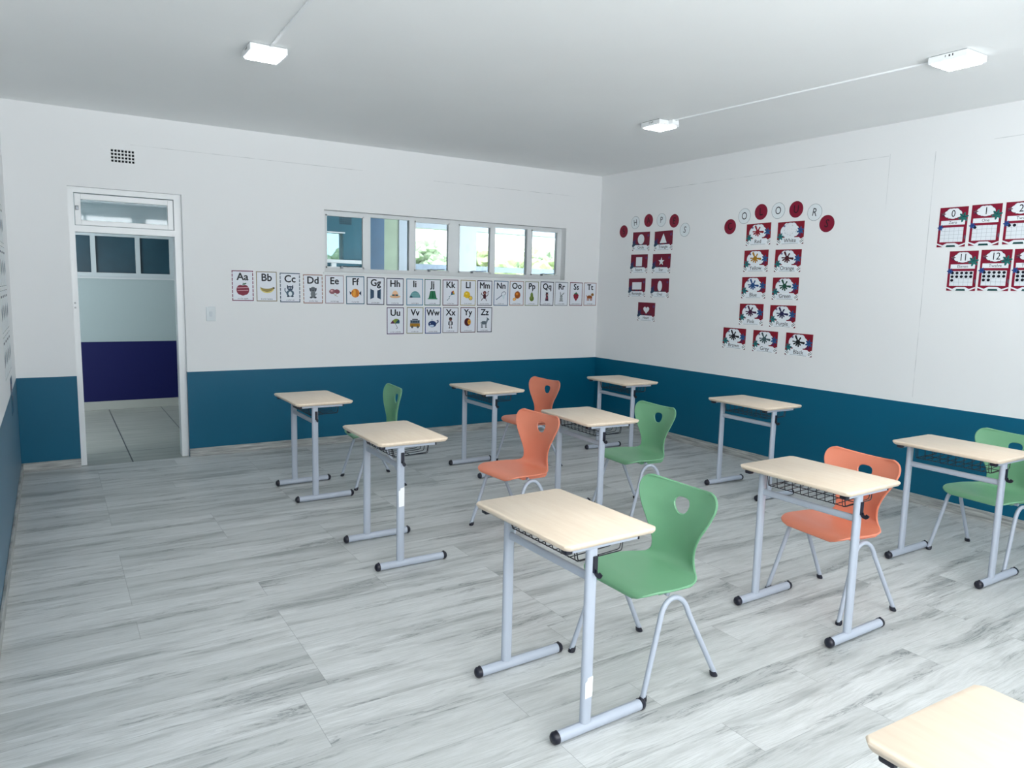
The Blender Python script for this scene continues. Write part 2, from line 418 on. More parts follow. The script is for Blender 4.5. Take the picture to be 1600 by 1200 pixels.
# ------------------------------------------------------------------ light switch
bm = bmesh.new(); box(bm, -4.628, -4.546, -.009, 0, 1.272, 1.403, bev=.003)
sw = link('light_switch', bm, mat('switch_plate', (.62, .68, .71, 1), .3))
tag(sw, 'small white light switch plate on the back wall right of the doorway', 'light switch')
boxo('rocker', -4.600, -4.574, -.014, -.009, 1.315, 1.362, mat('switch_rocker', (.55, .61, .65, 1), .3), sw, bev=.002)

# ------------------------------------------------------------------ ceiling lamps and conduits
m_lampbody = mat('lamp_body', (.85, .87, .88, 1), .4)
m_led = mat('led_diffuser', (.9, .9, .9, 1), .4, emis=(.93, .97, 1, 1), estr=LAMP)
def lamp(x0, x1, y0, y1, label, rz=0):
    zt = ROOM_H
    cx, cy = (x0+x1)/2, (y0+y1)/2
    r = empty('ceiling_lamp', (cx, cy, zt), rz)
    hx, hy = (x1-x0)/2, (y1-y0)/2
    boxo('housing', -hx, hx, -hy, hy, -.042, -.004, m_lampbody, r, bev=.004)
    boxo('diffuser', -hx+.016, hx-.016, -hy+.016, hy-.016, -.050, -.041, m_led, r, bev=.003)
    boxo('mounting_plate', -hx+.008, hx-.008, -hy+.008, hy-.008, -.005, 0, mat('lamp_back', (.25, .27, .28, 1), .5), r)
    bm = bmesh.new()
    for k, (w, h) in enumerate(((.003, .012), (.008, .010), (.005, .013))):
        yy = .012-.02*k; box(bm, -hx-.0012, -hx+.001, yy-w, yy, -.024, -.024+h)
    link('housing_slots', bm, mat('slot_dark', (.03, .035, .04, 1), .6), r)
    tag(r, label, 'ceiling light', 'square LED ceiling lamps')
    return r
lamp(-4.79, -4.57, -2.65, -2.43, 'square white LED ceiling lamp toward the doorway, leftmost of the three')
lamp(-1.60, -1.38, -2.70, -2.48, 'small square LED ceiling lamp nearest the corner of the two walls')
lamp(-1.44, -1.22, -4.99, -4.77, 'square LED ceiling lamp at the upper right above the colour cards', 0)
def conduit(pts, label):
    bm = bmesh.new(); sweep(bm, pts, [(-.009, -.005), (.009, -.005), (.009, .005), (-.009, .005)])
    o = link('cable_conduit', bm, m_lampbody); tag(o, label, 'cable conduit'); return o
conduit([(-1.47, -2.705, ROOM_H-.006), (-1.345, -4.765, ROOM_H-.006)], 'thin white cable trunking joining the two right-hand ceiling lamps')
conduit([(-4.668, -2.655, ROOM_H-.006), (-4.715, -4.75, ROOM_H-.006)], 'thin white cable trunking running from the left ceiling lamp toward the viewer')
bm = bmesh.new(); box(bm, -1.50, -1.43, -2.745, -2.70, -.04, -.004)
jb = link('junction_box', bm, m_lampbody, loc=(0, 0, ROOM_H)); tag(jb, 'small white junction box beside the ceiling lamp nearest the corner', 'junction box')

# ------------------------------------------------------------------ school desk
TL, TW, TH = .624, .438, .760
LX, SY = -.070, .268
def tabletop_bm():
    bm = bmesh.new(); ch = .016
    def ring(ins, z, c=ch):
        hx, hy = TW/2-ins, TL/2-ins
        return [bm.verts.new(p) for p in ((-hx+c, -hy, z), (hx-c, -hy, z), (hx, -hy+c, z), (hx, hy-c, z), (hx-c, hy, z), (-hx+c, hy, z), (-hx, hy-c, z), (-hx, -hy+c, z))]
    R = [ring(.004, TH), ring(.0012, TH-.0025), ring(0, TH-.006), ring(.0012, TH-.013), ring(.007, TH-.022), ring(.010, TH-.0235)]
    for A, B in zip(R, R[1:]):
        for j in range(8): bm.faces.new((A[j], B[j], B[(j+1) % 8], A[(j+1) % 8]))
    bm.faces.new(R[0]); bm.faces.new(R[-1][::-1])
    bmesh.ops.recalc_face_normals(bm, faces=bm.faces)
    return bm
def make_desk():
    r = empty('student_desk')
    link('tabletop', tabletop_bm(), m_maple, r, smooth=True)
    for s in (-1, 1):
        # foot tube
        bm = bmesh.new(); sweep(bm, [(-.205, s*SY, .025), (.212, s*SY, .025)], stadium(.0215, .0215, 8), cap=True)
        ft = link('foot', bm, m_silver, r, smooth=True)
        for e, d in ((-.205, -1), (.212, 1)):
            bm = bmesh.new()
            path = [(e-d*.006, s*SY, .025), (e+d*.008, s*SY, .025), (e+d*.016, s*SY, .025), (e+d*.021, s*SY, .025)]
            rad = [.0235, .0235, .018, .008]; rings = []
            for (px, py, pz), q in zip(path, rad): rings.append([bm.verts.new((px, py+q*math.cos(t), pz+q*math.sin(t))) for t in [2*math.pi*k/16 for k in range(16)]])
            for A, B in zip(rings, rings[1:]):
                for k in range(16): bm.faces.new((A[k], A[(k+1) % 16], B[(k+1) % 16], B[k]))
            bm.faces.new(rings[0]); bm.faces.new(rings[-1])
            box(bm, e-d*.004, e+d*.004, s*SY-.004, s*SY+.004, .045, .052)
            bmesh.ops.recalc_face_normals(bm, faces=bm.faces)
            link('foot_cap', bm, m_black, ft, smooth=True)
        bm = bmesh.new(); sweep(bm, [(LX, s*SY, .036), (LX, s*SY, .728)], stadium(.024, .0145, 6), upv=Vector((0, 1, 0)))
        link('post', bm, m_silver, r, smooth=True)
        bm = bmesh.new(); box(bm, -.170, .142, s*SY-.016, s*SY+.016, .718, .737, bev=.003)
        pl = link('support_rail', bm, m_silver, r)
        bm = bmesh.new(); box(bm, -.200, -.170, s*SY-.018, s*SY+.018, .716, .737, bev=.006); link('rail_cap', bm, m_black, pl, smooth=True)
        bm = bmesh.new(); box(bm, .142, .150, s*SY-.017, s*SY+.017, .717, .737, bev=.002); link('rail_cap', bm, m_black, pl, smooth=True)
    bm = bmesh.new(); sweep(bm, [(LX, -SY+.010, .605), (LX, SY-.010, .605)], stadium(.017, .010, 5), upv=Vector((1, 0, 0)))
    link('crossbar', bm, m_silver, r, smooth=True)
    # wire basket
    bm = bmesh.new(); wr = .0021; zt, zb_ = .732, .653; x0, x1 = -.105, .125; hy = .205
    for k in range(10):
        y = -hy + 2*hy*k/9
        p = fillet([(x0, y, zt), (x0+.012, y, zb_-.004), (x1, y, zb_+.006), (x1+.008, y, zb_+.045)], .012, 3)
        sweep(bm, p, circ(wr, 5))
    for x, z in ((x0, zt-.004), (x0+.016, zb_), (.01, zb_+.004), (x1+.006, zb_+.045)):
        sweep(bm, [(x, -hy-.012, z), (x, hy+.012, z)], circ(wr*1.15, 5))
    for s in (-1, 1):
        sweep(bm, fillet([(x0, s*(hy+.012), zt-.004), (x0+.016, s*(hy+.012), zb_), (x1, s*(hy+.012), zb_+.004), (x1+.006, s*(hy+.012), zt-.01), (x0+.03, s*(hy+.012), zt)], .01, 3), circ(wr*1.15, 5))
    link('wire_basket', bm, m_wire, r, smooth=True)
    # bag hook
    bm = bmesh.new(); y = -SY-.0145
    box(bm, LX-.004, LX+.016, y-.006, y+.002, .628, .690, bev=.002)
    sweep(bm, fillet([(LX+.006, y-.004, .640), (LX+.006, y-.008, .624), (LX+.006, y-.028, .620), (LX+.006, y-.034, .634)], .008, 3), [(-.0085, -.0024), (.0085, -.0024), (.0085, .0024), (-.0085, .0024)], upv=Vector((1, 0, 0)))
    link('bag_hook', bm, m_black, r)
    return r
def copy_tree(o, parent=None):
    c = o.copy(); COL.objects.link(c)
    if parent: c.parent = parent
    for ch in o.children: copy_tree(ch, c)
    return c
DG = 'single school desks set out in rows'
DESKS = [
 (-4.176, -5.032, 1.62, 'pale wood desk in the centre foreground with a light green chair tucked in', .185),
 (-2.626, -5.080, 1.07, 'pale wood desk with wire basket showing and an orange chair tucked under it', None),
 (-1.228, -5.077, .15, 'pale wood desk at the right picture edge with a green chair tucked in', None),
 (-4.115, -3.203, -.12, 'pale wood desk with a white sticker on its post, second from the left', .38),
 (-4.142, -1.657, .81, 'leftmost pale wood desk, nearest the doorway, with a dark green chair beyond', None),
 (-2.567, -1.659, .48, 'pale wood desk against the blue back wall dado with an orange chair', None),
 (-2.633, -3.229, -3.33, 'pale wood desk in the middle of the room with a green chair at its right', None),
 (-1.005, -1.690, -2.08, 'pale wood desk standing alone in the far corner of the room', None),
 (-.933, -3.279, -.97, 'pale wood desk without chair by the right wall below the colour cards', None),
 (-4.299, -6.833, -1.43, 'pale wood desk cut off by the bottom right corner of the picture', None)]
proto = make_desk()
desks = []
for i, (x, y, a, lab, st) in enumerate(DESKS):
    d = proto if i == 0 else copy_tree(proto)
    d.location = (x, y, 0); d.rotation_euler = (0, 0, math.radians(a))
    tag(d, lab, 'desk', DG); desks.append((d, st))
for d, st in desks:
    if st:
        bm = bmesh.new(); yy = -SY-.0146; rng = random.Random(int(st*100))
        z0, z1 = (.145, .228) if st < .3 else (.37, .485)
        pts = [(LX-.016, z0), (LX+.017, z0+.003), (LX+.018, z1), (LX-.006, z1-.004), (LX-.008, z1-.014), (LX-.018, z1-.02)]
        f = bm.faces.new([bm.verts.new((px, yy-.001, pz)) for px, pz in pts])
        e = bmesh.ops.extrude_face_region(bm, geom=[f]); bmesh.ops.translate(bm, verts=[q for q in e['geom'] if isinstance(q, bmesh.types.BMVert)], vec=(0, .0008, 0))
        bmesh.ops.recalc_face_normals(bm, faces=bm.faces)
        o = link('sticker', bm, m_label, d); o['label'] = 'white paper sticker on the post'

# ------------------------------------------------------------------ school chair
def interp(tab, s):
    for (a, *va), (b, *vb) in zip(tab, tab[1:]):
        if s <= b:
            t = (s-a)/(b-a); t2 = t
            return [p+(q-p)*t2 for p, q in zip(va, vb)]
    return list(tab[-1][1:])
# control points along the shell: x, z (centre line), half width, dish (edges forward/up)
CTRL = [(-.204, .404, .140, .000), (-.199, .416, .172, .001), (-.178, .428, .199, .003), (-.13, .434, .217, .006), (-.06, .431, .224, .008), (.03, .428, .222, .010),
        (.085, .427, .207, .011), (.122, .429, .180, .013), (.150, .437, .150, .016), (.172, .460, .131, .023), (.184, .50, .126, .032), (.189, .545, .134, .040),
        (.191, .60, .160, .047), (.194, .65, .193, .050), (.198, .69, .216, .051), (.204, .725, .230, .050), (.210, .757, .227, .047), (.215, .779, .207, .042), (.217, .787, .175, .037)]
def catmull(P, n):
    out = []
    for i in range(len(P)-1):
        p0, p1, p2, p3 = P[max(i-1, 0)], P[i], P[i+1], P[min(i+2, len(P)-1)]
        for k in range(n):
            t = k/n
            out.append(tuple(.5*((2*b)+(-a+c)*t+(2*a-5*b+4*c-d)*t*t+(-a+3*b-3*c+d)*t**3) for a, b, c, d in zip(p0, p1, p2, p3)))
    out.append(P[-1]); return out
def shell_bm():
    rows = catmull(CTRL, 6); NU = 40
    bm = bmesh.new(); grid = []
    S = [0.]
    for a, b in zip(rows, rows[1:]): S.append(S[-1]+math.hypot(a[0]-b[0], a[1]-b[1]))
    norms = []
    for i in range(len(rows)):
        a, b = rows[max(i-1, 0)], rows[min(i+1, len(rows)-1)]
        d = Vector((b[0]-a[0], 0, b[1]-a[1])).normalized(); norms.append(Vector((-d.z, 0, d.x)))   # towards the sitter
    zc = .704; ic = min(range(len(rows)), key=lambda i: abs(rows[i][1]-zc) + (10 if rows[i][1] < .5 else 0)); sc = S[ic]
    def pos(i, u):
        x, z, w, dsh = rows[i]
        return Vector((x, 0, z)) + norms[i]*(dsh*abs(u)**2.2) + Vector((0, w*u, 0))
    for i in range(len(rows)): grid.append([bm.verts.new(pos(i, -1+2*j/NU)) for j in range(NU+1)])
    flat = {grid[i][j]: (rows[i][2]*(-1+2*j/NU), S[i]-sc, i, j) for i in range(len(rows)) for j in range(NU+1)}
    # shield shaped grip hole
    hole = []
    for k in range(60):
        t = 2*math.pi*k/60; c, s = math.cos(t), math.sin(t)
        yy = .047*math.copysign(abs(c)**.75, c); zz = .036*math.copysign(abs(s)**.75, s) if s > 0 else .046*s
        if s < 0: yy *= (1-.22*abs(s))
        hole.append((yy, zz))
    def rad(t):
        best = None
        for (a, b), (c, d) in zip(hole, hole[1:]+hole[:1]):
            # ray intersection
            dx, dy = math.cos(t), math.sin(t); ex, ey = c-a, d-b; den = dx*ey-dy*ex
            if abs(den) < 1e-12: continue
            r = (a*ey-b*ex)/den; q = (a*dy-b*dx)/den
            if r > 0 and -1e-6 <= q <= 1+1e-6: best = r
        return best or .04
    for i in range(len(rows)-1):
        for j in range(NU):
            q = [grid[i][j], grid[i][j+1], grid[i+1][j+1], grid[i+1][j]]
            cy = sum(flat[v][0] for v in q)/4; cz = sum(flat[v][1] for v in q)/4
            if math.hypot(cy, cz) < rad(math.atan2(cz, cy)): continue
            bm.faces.new(q)
    # snap ring of the hole onto its outline
    for v in [v for v in bm.verts if v.link_faces and v.is_boundary]:
        y, s, i, j = flat[v]
        if math.hypot(y, s) < .085 and i > ic-14:
            t = math.atan2(s, y); r = rad(t); y2, s2 = r*math.cos(t), r*math.sin(t)+sc
            k = max(m for m in range(len(S)) if S[m] <= s2); k = min(k, len(S)-2)
            f = (s2-S[k])/(S[k+1]-S[k])
            w = rows[k][2]+(rows[k+1][2]-rows[k][2])*f
            v.co = pos(k, y2/w).lerp(pos(k+1, y2/w), f)
    bmesh.ops.delete(bm, geom=[v for v in bm.verts if not v.link_faces], context='VERTS')
    # round the top and front corners: pull outline with a superellipse
    bmesh.ops.recalc_face_normals(bm, faces=bm.faces)
    # thickness
    bm.normal_update()
    geom = bm.faces[:]
    bnd = [e for e in bm.edges if e.is_boundary]
    nv = {v: v.normal.copy() for v in bm.verts}
    mid = {}; low = {}
    T = .010
    up_sign = 1 if nv[grid[30][NU//2]].z > 0 else -1
    for v in list(nv):
        low[v] = bm.verts.new(v.co - nv[v]*up_sign*T)
    for f in geom: bm.faces.new([low[v] for v in reversed(f.verts)])
    # rolled rim
    for e in bnd:
        for v in e.verts:
            if v not in mid:
                mid[v] = None
    bs = set(bnd)
    for v in mid:
        es = [q for q in v.link_edges if q in bs]
        t = Vector((0, 0, 0))
        if len(es) == 2:
            t = (es[0].other_vert(v).co - es[1].other_vert(v).co).normalized()
        n = nv[v]*up_sign; o = t.cross(n).normalized()
        fc = sum((f.calc_center_median() for f in v.link_faces if len(f.verts) == 4), Vector())/max(1, len(v.link_faces))
        if (fc - v.co).dot(o) > 0: o = -o
        mid[v] = bm.verts.new(v.co - n*T*.5 + o*.0042)
    for e in bnd:
        a, b = e.verts
        bm.faces.new((a, b, mid[b], mid[a])); bm.faces.new((mid[a], mid[b], low[b], low[a]))
    bmesh.ops.recalc_face_normals(bm, faces=bm.faces)
    return bm
def make_chair(m_shell):
    r = empty('student_chair')
    link('seat_shell', shell_bm(), m_shell, r, smooth=True)
    bm = bmesh.new()
    pr = [(-.10, .418), (.135, .418), (.115, .392), (-.08, .396)]
    for (a, b) in ((-.172, .172),):
        A = [bm.verts.new((x, a, z)) for x, z in pr]; B = [bm.verts.new((x, b, z)) for x, z in pr]
        bm.faces.new(A); bm.faces.new(B[::-1])
        for k in range(4): bm.faces.new((A[k], B[k], B[(k+1) % 4], A[(k+1) % 4]))
    bmesh.ops.recalc_face_normals(bm, faces=bm.faces); bmesh.ops.bevel(bm, geom=bm.edges[:], offset=.006, segments=2, affect='EDGES')
    link('underseat_bracket', bm, m_shell, r, smooth=True)
    for s in (-1, 1):
        f0 = Vector((-.207, s*.238, .012)); f1 = Vector((.207, s*.238, .012))
        ap = Vector((-.035, s*.205, .402))
        a0 = Vector((-.086, s*.210, .388)); a1 = Vector((.012, s*.210, .388))
        path = fillet([f0, a0.lerp(f0, .0), ap+Vector((0, 0, .012)), a1, f1], .05, 6)
        P = [f0]
        q0 = f0.lerp(a0, .80); q1 = f1.lerp(a1, .80); top = .396
        c0 = Vector((a0.x-.004, a0.y, top+.028)); c1 = Vector((a1.x+.004, a1.y, top+.028))
        P = [f0, f0.lerp(q0, .5)]
        for k in range(13):
            t = k/12; P.append((q0*(1-t)**3 + c0*3*t*(1-t)**2 + c1*3*t*t*(1-t) + q1*t**3))
        P += [q1.lerp(f1, .5), f1]
        bm = bmesh.new(); sweep(bm, P, circ(.0115, 12), upv=Vector((0, 1, 0)))
        lg = link('leg_frame', bm, m_silver, r, smooth=True)
        for f, nx in ((f0, P[1]), (f1, P[-2])):
            d = (nx-f).normalized(); bm = bmesh.new()
            b0 = Vector((f.x, f.y, 0)); rings = []
            for h, q in ((0, .014), (.004, .0165), (.012, .0165), (.024, .0135)):
                c = b0 + Vector((d.x, d.y, 0))*h + Vector((0, 0, h))
                rings.append([bm.verts.new(c+Vector((q*math.cos(t), q*math.sin(t), 0))) for t in [2*math.pi*k/12 for k in range(12)]])
            for A, B in zip(rings, rings[1:]):
                for k in range(12): bm.faces.new((A[k], A[(k+1) % 12], B[(k+1) % 12], B[k]))
            bm.faces.new(rings[0][::-1]); bm.faces.new(rings[-1])
            link('foot_cap', bm, m_black, lg, smooth=True)
    bm = bmesh.new()
    for x in (-.045,): sweep(bm, [(x, -.190, .404), (x, .190, .404)], circ(.0095, 10))
    link('cross_tube', bm, m_silver, r, smooth=True)
    return r
CHAIRS = [
 ('g', -3.705, -5.020, 0, 'light green plastic school chair tucked into the desk in the centre foreground'),
 ('o', -2.338, -5.010, -6, 'orange plastic chair under the desk whose wire basket shows, toward the right'),
 ('g', -.842, -5.098, -6, 'green plastic school chair cut off by the right picture edge'),
 ('o', -3.223, -3.217, 4, 'orange plastic school chair pushed away from its desk, behind the foreground desk'),
 ('g', -3.610, -1.577, -6, 'dark green plastic chair partly hidden behind a desk, leftmost chair'),
 ('o', -2.085, -1.650, 3, 'orange-red plastic school chair farthest back, against the blue back wall'),
 ('g', -2.190, -3.250, -4, 'green plastic school chair in the middle of the room, right of the centre desk')]
pc = {'g': make_chair(m_green), 'o': make_chair(m_orange)}
used = set(); chairs = []
for k, x, y, a, lab in CHAIRS:
    c = copy_tree(pc[k]) if k in used else pc[k]
    used.add(k); c.location = (x, y, 0); c.rotation_euler = (0, 0, math.radians(a))
    tag(c, lab, 'chair', 'green school chairs' if k == 'g' else 'orange school chairs')

# ------------------------------------------------------------------ printed cards
PAL = {}
def pc_mat(c):
    """palette colour for printed matter"""
    if c not in PAL:
        h = c.lstrip('#'); v = tuple(int(h[i:i+2], 16) for i in (0, 2, 4))
        q = rgb(*v); lum = max(q[:3]); k = 1. if lum > .65 else .62; PAL[c] = mat('print_'+h, (q[0]*k, q[1]*k, q[2]*k, 1), .42, spec=.3)
    return PAL[c]
TXT = {}
def text_mesh(s, bold=0.):
    k = (s, bold)
    if k in TXT: return TXT[k]
    cu = bpy.data.curves.new('t', 'FONT'); cu.body = s; cu.size = 1; cu.align_x = 'CENTER'; cu.align_y = 'CENTER'; cu.offset = bold; cu.resolution_u = 3
    o = bpy.data.objects.new('t', cu); COL.objects.link(o)
    dg = bpy.context.evaluated_depsgraph_get(); me = bpy.data.meshes.new_from_object(o.evaluated_get(dg))
    vs = [tuple(v.co[:2]) for v in me.vertices]; fs = [tuple(p.vertices) for p in me.polygons]
    bpy.data.objects.remove(o, do_unlink=True); bpy.data.curves.remove(cu); bpy.data.meshes.remove(me)
    TXT[k] = (vs, fs); return TXT[k]
class Card:
    """flat printed sheet: local x right, y up, z out of the wall"""
    def __init__(s): s.bm = bmesh.new(); s.mats = []; s.h = .0009
    def mi(s, c):
        m = pc_mat(c)
        if m not in s.mats: s.mats.append(m)
        return s.mats.index(m)
    def lay(s): s.h += .00006; return s.h
    def poly(s, c, pts, h=None):
        h = h or s.lay()
        f = s.bm.faces.new([s.bm.verts.new((x, y, h)) for x, y in pts]); f.material_index = s.mi(c)
        f.normal_update()
        if f.normal.z < 0: f.normal_flip()
        return h
    def rect(s, c, x0, y0, x1, y1, h=None): return s.poly(c, [(x0, y0), (x1, y0), (x1, y1), (x0, y1)], h)
    def ell(s, c, cx, cy, rx, ry=None, rot=0., n=22, h=None, a0=0, a1=360):
        ry = ry or rx; cr, sr = math.cos(math.radians(rot)), math.sin(math.radians(rot)); P = []
        full = a1-a0 >= 360
        for k in range(n if full else n+1):
            t = math.radians(a0+(a1-a0)*k/n); x, y = rx*math.cos(t), ry*math.sin(t); P.append((cx+x*cr-y*sr, cy+x*sr+y*cr))
        return s.poly(c, P, h)
    def line(s, c, pts, w, h=None):
        h = h or s.lay()
        for (x0, y0), (x1, y1) in zip(pts, pts[1:]):
            d = math.hypot(x1-x0, y1-y0) or 1; nx, ny = -(y1-y0)/d*w/2, (x1-x0)/d*w/2
            s.poly(c, [(x0+nx, y0+ny), (x1+nx, y1+ny), (x1-nx, y1-ny), (x0-nx, y0-ny)], h)
    def text(s, c, t, cx, cy, size, bold=0., rot=0., sx=1.):
        if bold > 0:
            d = bold*size*.75
            for ox, oy in ((-d, 0), (d, 0), (0, d), (0, -d)): s.text(c, t, cx+ox, cy+oy, size, 0., rot, sx)
        vs, fs = text_mesh(t, 0.); h = s.lay(); i = s.mi(c); a, b = math.cos(math.radians(rot)), math.sin(math.radians(rot))
        V = [s.bm.verts.new((cx+(x*sx*a-y*b)*size, cy+(x*sx*b+y*a)*size, h)) for x, y in vs]
        for f in fs:
            try:
                q = s.bm.faces.new([V[k] for k in f]); q.material_index = i
            except ValueError: pass
    def base(s, c, w, h): s.w, s.hh = w, h; box(s.bm, -w/2, w/2, -h/2, h/2, .0002, .0009, mi=s.mi(c))
    def disc(s, c, r, n=40):
        i = s.mi(c); A = [s.bm.verts.new((r*math.cos(2*math.pi*k/n), r*math.sin(2*math.pi*k/n), .0002)) for k in range(n)]
        B = [s.bm.verts.new((v.co.x, v.co.y, .0009)) for v in A]
        for f in [s.bm.faces.new(A[::-1]), s.bm.faces.new(B)] + [s.bm.faces.new((A[k], A[(k+1) % n], B[(k+1) % n], B[k])) for k in range(n)]: f.material_index = i
    def place(s, name, wall, u, z, rot=0.):
        me = bpy.data.meshes.new(name); s.bm.to_mesh(me); s.bm.free()
        for m in s.mats: me.materials.append(m)
        o = bpy.data.objects.new(name, me); COL.objects.link(o)
        if wall == 'back': X, Z, L = Vector((1, 0, 0)), Vector((0, -1, 0)), Vector((u, 0, z))
        elif wall == 'right': X, Z, L = Vector((0, -1, 0)), Vector((-1, 0, 0)), Vector((0, u, z))
        else: X, Z, L = Vector((0, 1, 0)), Vector((1, 0, 0)), Vector((-ROOM_W, u, z))
        Y = Vector((0, 0, 1)); R = Matrix((X, Y, Z)).transposed().to_4x4()
        o.matrix_world = Matrix.Translation(L) @ R @ Matrix.Rotation(math.radians(rot), 4, 'Z')
        return o

INK = '#0a1428'
def splat(c, k, cx, cy, r, seed=3):
    """paint splash: blobby star of drops"""
    arms = [(115, 1.50, .22), (62, 1.15, .16), (-8, 1.45, .24), (-50, .95, .15), (-82, 1.10, .16), (-115, 1.0, .16), (-150, 1.15, .17), (178, 1.25, .14)]
    P = []
    n = 160
    for i in range(n):
        t = 360*i/n; v = .55
        for a, l, w in arms:
            d = abs((t-a+180) % 360-180); ww = math.degrees(w/l)*1.15
            v = max(v, .5 + (l-.5)*max(0, 1-(d/(ww*1.6))**4) if d < ww*1.6 else v)
        P.append((cx+r*v*math.cos(math.radians(t)), cy+r*v*math.sin(math.radians(t))*.85))
    h = c.lay(); c.poly(k, P, h)
    for a, l, w in arms: c.ell(k, cx+r*l*math.cos(math.radians(a)), cy+.85*r*l*math.sin(math.radians(a)), r*w*1.15, n=12, h=h+.00003)
def flower(c, k, k2, cx, cy, r, n=5, rot=10):
    h = c.lay()
    for i in range(n):
        t = math.radians(rot+360*i/n); c.ell(k, cx+.55*r*math.cos(t), cy+.55*r*math.sin(t), r*.55, r*.24, math.degrees(t), 12, h+.00002*i)
    h = c.lay()
    for i in range(n):
        t = math.radians(rot+360*i/n); c.line(k2, [(cx, cy), (cx+.85*r*math.cos(t), cy+.85*r*math.sin(t))], r*.12, h)
def cloud(c, k, cx, cy, w, h, edge=None):
    for kk, e in (((edge, .0022),) if edge else ())+((k, 0),):
        L = c.lay()
        c.ell(kk, cx, cy, w*.34+e, h*.5+e, h=L); c.ell(kk, cx-w*.30, cy-.03*h, w*.2+e, h*.33+e, h=L+1e-5); c.ell(kk, cx+w*.30, cy-.03*h, w*.2+e, h*.33+e, h=L+2e-5)
        c.ell(kk, cx-w*.17, cy+h*.13, w*.2+e, h*.36+e, h=L+3e-5); c.ell(kk, cx+w*.17, cy+h*.13, w*.2+e, h*.36+e, h=L+4e-5)
        c.rect(kk, cx-w*.26-e, cy-h*.44-e, cx+w*.26+e, cy+h*.42+e, h=L+5e-5)
def banner(c, W_, H_, word, bh=.30):
    """white lower strip with cut corner patches and a name"""
    y0 = -H_/2; y1 = y0+bh*H_
    c.poly('#eef2f5', [(-W_/2, y0), (W_/2, y0), (W_/2, y1), (W_*.40, y1-.25*bh*H_), (W_*.33, y1), (-W_*.33, y1), (-W_*.40, y1-.25*bh*H_), (-W_/2, y1-.02)])
    for s in (-1, 1):
        c.poly('#7a0f33', [(s*W_/2, y0), (s*W_/2, y0+.016), (s*(W_/2-.022), y0)])
        c.poly('#2a4a55', [(s*W_*.49, y0+.030), (s*W_*.49, y0+.038), (s*W_*.38, y0+.016), (s*W_*.38, y0+.010)])
        c.poly('#20303f', [(s*W_*.47, y0+.046), (s*W_*.47, y0+.052), (s*W_*.36, y0+.026), (s*W_*.36, y0+.020)])
    c.poly('#e6edf3', [(-W_*.33, y0+.006), (W_*.33, y0+.006), (W_*.36, y1-.006), (-W_*.36, y1-.006)])
    c.line('#22354a', [(-W_*.30, y0+.007), (W_*.30, y0+.007)], .0022)

# pictures of the alphabet cards, drawn in a box of about +-.06
def P_apple(c):
    for s in (-1, 1): c.ell('#9c1440', s*.018, -.008, .034, .042)
    c.ell('#9c1440', 0, -.022, .034, .034); c.line('#1f6b4f', [(0, .03), (.006, .052)], .006); c.ell('#2a7d5a', .018, .044, .014, .006, 25)
    for y in (.008, -.014): c.line('#e6b8c8', [(-.045, y), (.045, y+.004)], .004)
def P_banana(c):
    for k, (a, d) in enumerate(((0, 0), (10, .012))):
        P = []
        for i in range(13):
            t = math.radians(200+i*11.5+a*.3); P.append((.062*math.cos(t)+.004, .052*math.sin(t)+.022+d))
        for i in range(12, -1, -1):
            t = math.radians(200+i*11.5); P.append((.060*math.cos(t), .024*math.sin(t)+.020+d))
        c.poly(('#d8c878', '#b9a55a')[k], P)
    c.ell('#3a3524', .060, .014, .008, .007); c.line('#8a7a3a', [(-.04, -.006), (.0, -.018), (.04, -.008)], .003)
def P_cat(c):
    c.ell('#5d7d94', 0, -.022, .034, .030); c.ell('#3d5a78', 0, .022, .026, .020)
    for s in (-1, 1): c.poly('#2b4560', [(s*.010, .034), (s*.026, .054), (s*.028, .024)]); c.ell('#f2f6f8', s*.009, .024, .005); c.ell('#2b4560', s*.018, -.048, .012, .007)
    c.line('#5d7d94', [(-.030, -.02), (-.046, .0), (-.044, .024)], .008); c.ell('#dfe8ee', 0, -.026, .016, .020)
def P_dog(c):
    c.ell('#7c858f', 0, .024, .024, .022); c.ell('#8b949c', 0, -.018, .022, .034)
    for s in (-1, 1): c.ell('#59626c', s*.024, .020, .008, .018, s*-15); c.ell('#1d2530', s*.008, .028, .004); c.ell('#59626c', s*.018, -.048, .013, .008)
    c.ell('#1d2530', 0, .014, .006, .005); c.line('#a5adb3', [(.018, -.03), (.034, -.012)], .006)
def P_egg(c):
    c.ell('#b5757f', -.02, .008, .030, .022, 5); c.ell('#a55a6a', .024, .008, .026, .020, -10); c.ell('#dca9ae', -.026, .014, .012, .008)
    c.line('#c9b58a', [(-.01, -.012), (.01, -.026), (.03, -.040)], .004); c.line('#c9b58a', [(.02, -.015), (.0, -.030)], .004)
def P_fish(c):
    c.ell('#d98324', 0, 0, .040, .040); c.poly('#24345a', [(.034, 0), (.056, .022), (.056, -.022)]); c.poly('#24345a', [(-.034, .004), (-.056, .018), (-.050, -.016)])
    c.ell('#e8a23c', -.012, .004, .014, .034); c.ell('#14202c', -.024, .012, .005); c.line('#a85a18', [(.014, .034), (.018, -.034)], .006)
def P_gate(c):
    for s in (-1, 1):
        c.poly('#1c3a62', [(s*.016, .032), (s*.048, .044), (s*.048, -.048), (s*.016, -.034)]); c.rect('#7fa0b8', s*.050-.003, -.05, s*.050+.003, .048)
        c.line('#6f93b2', [(s*.024, -.036), (s*.024, .034)], .003); c.line('#6f93b2', [(s*.036, -.04), (s*.036, .038)], .003)
def P_hat(c):
    c.ell('#e2b58c', 0, -.018, .055, .014); c.ell('#eec39c', 0, .0, .030, .038, a0=0, a1=180); c.rect('#eec39c', -.030, -.016, .030, .002)
    c.rect('#2f6f78', -.030, -.012, .030, .002); c.ell('#d96a4a', 0, -.004, .006)
